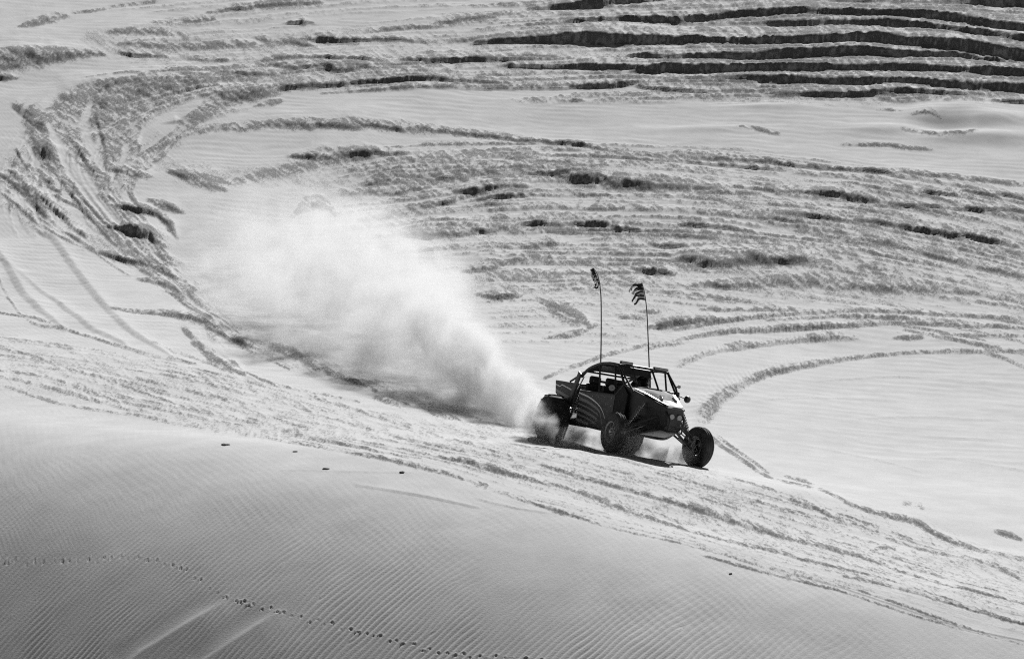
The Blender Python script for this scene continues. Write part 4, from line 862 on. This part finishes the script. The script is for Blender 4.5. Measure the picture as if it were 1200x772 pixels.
# the plume hangs over the wheel path it was thrown from: a line on the sand from the rear wheels back round the bend
pathp = unproj([655, 600, 540, 470, 400, 330, 270, 225, 205], [512, 496, 474, 450, 425, 395, 350, 300, 255])[:, :2]
A0, B0 = pathp[0], pathp[-1]; LEN = float(np.hypot(*(B0 - A0))); dirv = (B0 - A0) / LEN; nrm = np.array([dirv[1], -dirv[0]])   # nrm: to the right, downwind
ss = (pathp - A0) @ dirv / LEN; dd = (pathp - A0) @ nrm
zz = np.array([ground(*p) for p in pathp])
ks = np.linspace(0, 1, 9); latc = np.interp(ks, ss, dd); zgr = np.interp(ks, ss, zz)
HT = [(0, .9), (.06, 1.4), (.14, 2.2), (.25, 2.9), (.4, 3.4), (.6, 3.4), (.8, 3.0), (1, 2.2)]
WD = [(0, .65), (.08, 1.2), (.2, 2.2), (.35, 3.5), (.55, 4.6), (.75, 4.8), (1, 3.6)]
SH = [(0, 0), (.1, .3), (.25, 1.0), (.45, 2.1), (.7, 3.0), (1, 2.8)]
DN = [(0, 1.1), (.05, 1.1), (.12, .85), (.22, .58), (.38, .36), (.55, .20), (.75, .10), (.92, .035), (1, 0)]
f_ = lambda T_, x: np.interp(x, [p[0] for p in T_], [p[1] for p in T_])
plume_loc = (A0[0], A0[1], 0.); plume_rot = math.atan2(dirv[1], dirv[0])
def plume_density(t):
    g = G(t); tc = t.nodes.new('ShaderNodeTexCoord'); sp = t.nodes.new('ShaderNodeSeparateXYZ'); t.links.new(tc.outputs['Object'], sp.inputs[0])
    x, y, z = sp.outputs                       # local y points to the left of the axis: downwind is -y
    s = g.m('DIVIDE', x, LEN, clamp=True)
    lo, hi = float(latc.min()) - 1, float(latc.max()) + 1
    lat = g.curve(s, list(zip(ks.tolist(), latc.tolist())), lo, hi)
    zg = g.curve(s, list(zip(ks.tolist(), zgr.tolist())), float(zgr.min()) - .5, float(zgr.max()) + .5)
    H = g.curve(s, HT, 0, 5); Wd = g.curve(s, WD, 0, 7); Sh = g.curve(s, SH, 0, 6); D = g.curve(s, DN, 0, 2.2)
    P = tc.outputs['Object']
    nb_ = g.noise(P, .42, 4, .55, .6)                                   # big billows
    nm_ = g.noise(g.scale(P, (.8, 1, 1.0)), .85, 6, .60, .5)           # smaller ones
    ns_ = g.noise(g.scale(P, (.45, 1, 1.2)), 1.9, 5, .65)               # streaks
    d = g.m('SUBTRACT', g.m('SUBTRACT', g.m('MULTIPLY', y, -1), lat), Sh)
    hgt = g.m('SUBTRACT', z, zg)
    q1 = g.m('DIVIDE', d, Wd); q2 = g.m('DIVIDE', hgt, H)
    rad = g.m('SQRT', g.m('ADD', g.m('MULTIPLY', q1, q1), g.m('MULTIPLY', q2, q2)))
    edge = g.m('ADD', rad, g.m('MULTIPLY', g.m('SUBTRACT', nb_, .5), -1.3)); edge = g.m('ADD', edge, g.m('MULTIPLY', g.m('SUBTRACT', nm_, .5), -1.9))
    body = g.m('SUBTRACT', 1, g.smooth(edge, .28, .98))
    hard = g.m('SUBTRACT', 1, g.smooth(rad, .7, .99))
    mod = g.m('MULTIPLY_ADD', g.smooth(nm_, .40, .60), 1.7, .03); mod = g.m('MULTIPLY', mod, g.m('MULTIPLY_ADD', g.smooth(ns_, .32, .68), 1.1, .3))
    mod = g.m('MULTIPLY', mod, g.m('MULTIPLY_ADD', g.smooth(nb_, .36, .58), 1.0, .25))
    halo = g.m('MULTIPLY', g.m('SUBTRACT', 1, g.smooth(edge, .55, 1.2)), g.m('MULTIPLY', g.smooth(ns_, .36, .72), .22))
    core = g.m('ADD', g.m('MULTIPLY', body, mod), halo)
    return g.m('MULTIPLY', g.m('MULTIPLY', core, hard), D)
bm = nb(); secs = []
for k in np.linspace(0, 1, 15):
    W_, H_, S_ = f_(WD, k) , f_(HT, k), f_(SH, k); l = np.interp(k, ks, latc) + S_; zg_ = np.interp(k, ks, zgr)
    secs.append([(k * LEN, -(l + W_ * math.cos(a)), zg_ + H_ * max(math.sin(a), -.12)) for a in np.linspace(0, 2 * math.pi, 20, endpoint=False)])
loft(bm, secs)
pl = obj('dust_plume', bm, vol_material('plume_dust', plume_density, .12)); pl.location = plume_loc; pl.rotation_euler = (0, 0, plume_rot); pl['kind'] = 'stuff'
def puff(c, r, dens, seed, stretch=(1, 1, 1), yaw=0., sc_=2.2):
    def build(t):
        g = G(t); tc = t.nodes.new('ShaderNodeTexCoord'); ln = t.nodes.new('ShaderNodeVectorMath'); ln.operation = 'LENGTH'; t.links.new(g.scale(tc.outputs['Object'], tuple(1 / (r * k) for k in stretch)), ln.inputs[0])
        off = t.nodes.new('ShaderNodeVectorMath'); off.operation = 'ADD'; t.links.new(tc.outputs['Object'], off.inputs[0]); off.inputs[1].default_value = (seed * 3.1, seed * 1.7, 0)
        n = g.noise(off.outputs[0], sc_, 5, .62, .8)
        e = g.m('ADD', ln.outputs[1], g.m('MULTIPLY', g.m('SUBTRACT', n, .5), -1.9))
        return g.m('MULTIPLY', g.m('MULTIPLY', g.m('SUBTRACT', 1, g.smooth(e, .1, .9)), g.m('SUBTRACT', 1, g.smooth(ln.outputs[1], .7, .99))), dens)
    bm = nb(); ball(bm, (0, 0, 0), r * 1.0, 16, stretch); o = obj('dust_puff', bm, vol_material('puff_dust', build, .35)); o.location = c; o.rotation_euler = (0, 0, yaw); o['kind'] = 'stuff'
    return o
def atcar(x, y, z): return CARM @ Vector((x, y, z))
puff(atcar(-1.15, -1.35, .28), .75, 5, 1, (1.1, .6, .62), CARQ[0])
puff(atcar(-1.75, -1.3, .45), .7, 3.2, 2, (1.0, .6, .8), CARQ[0])
puff(atcar(-.3, -1.0, .14), .8, 3.6, 3, (1.3, .7, .4), CARQ[0])
puff(atcar(1.35, -.45, .12), .75, 3.4, 4, (.8, 1.1, .5), CARQ[0])
puff(atcar(1.6, .35, .10), .7, 4, 5, (.7, 1.1, .42), CARQ[0])
puff(atcar(1.55, -.85, .22), .8, 2.2, 6, (1.1, .8, .75), CARQ[0])
puff(atcar(-2.1, -.3, .5), 1.0, 3.2, 7, (.8, 1.2, .75), CARQ[0], 1.6)
puff(atcar(1.35, .80, .03), .5, 2.4, 8, (.9, 1.0, .5), CARQ[0])
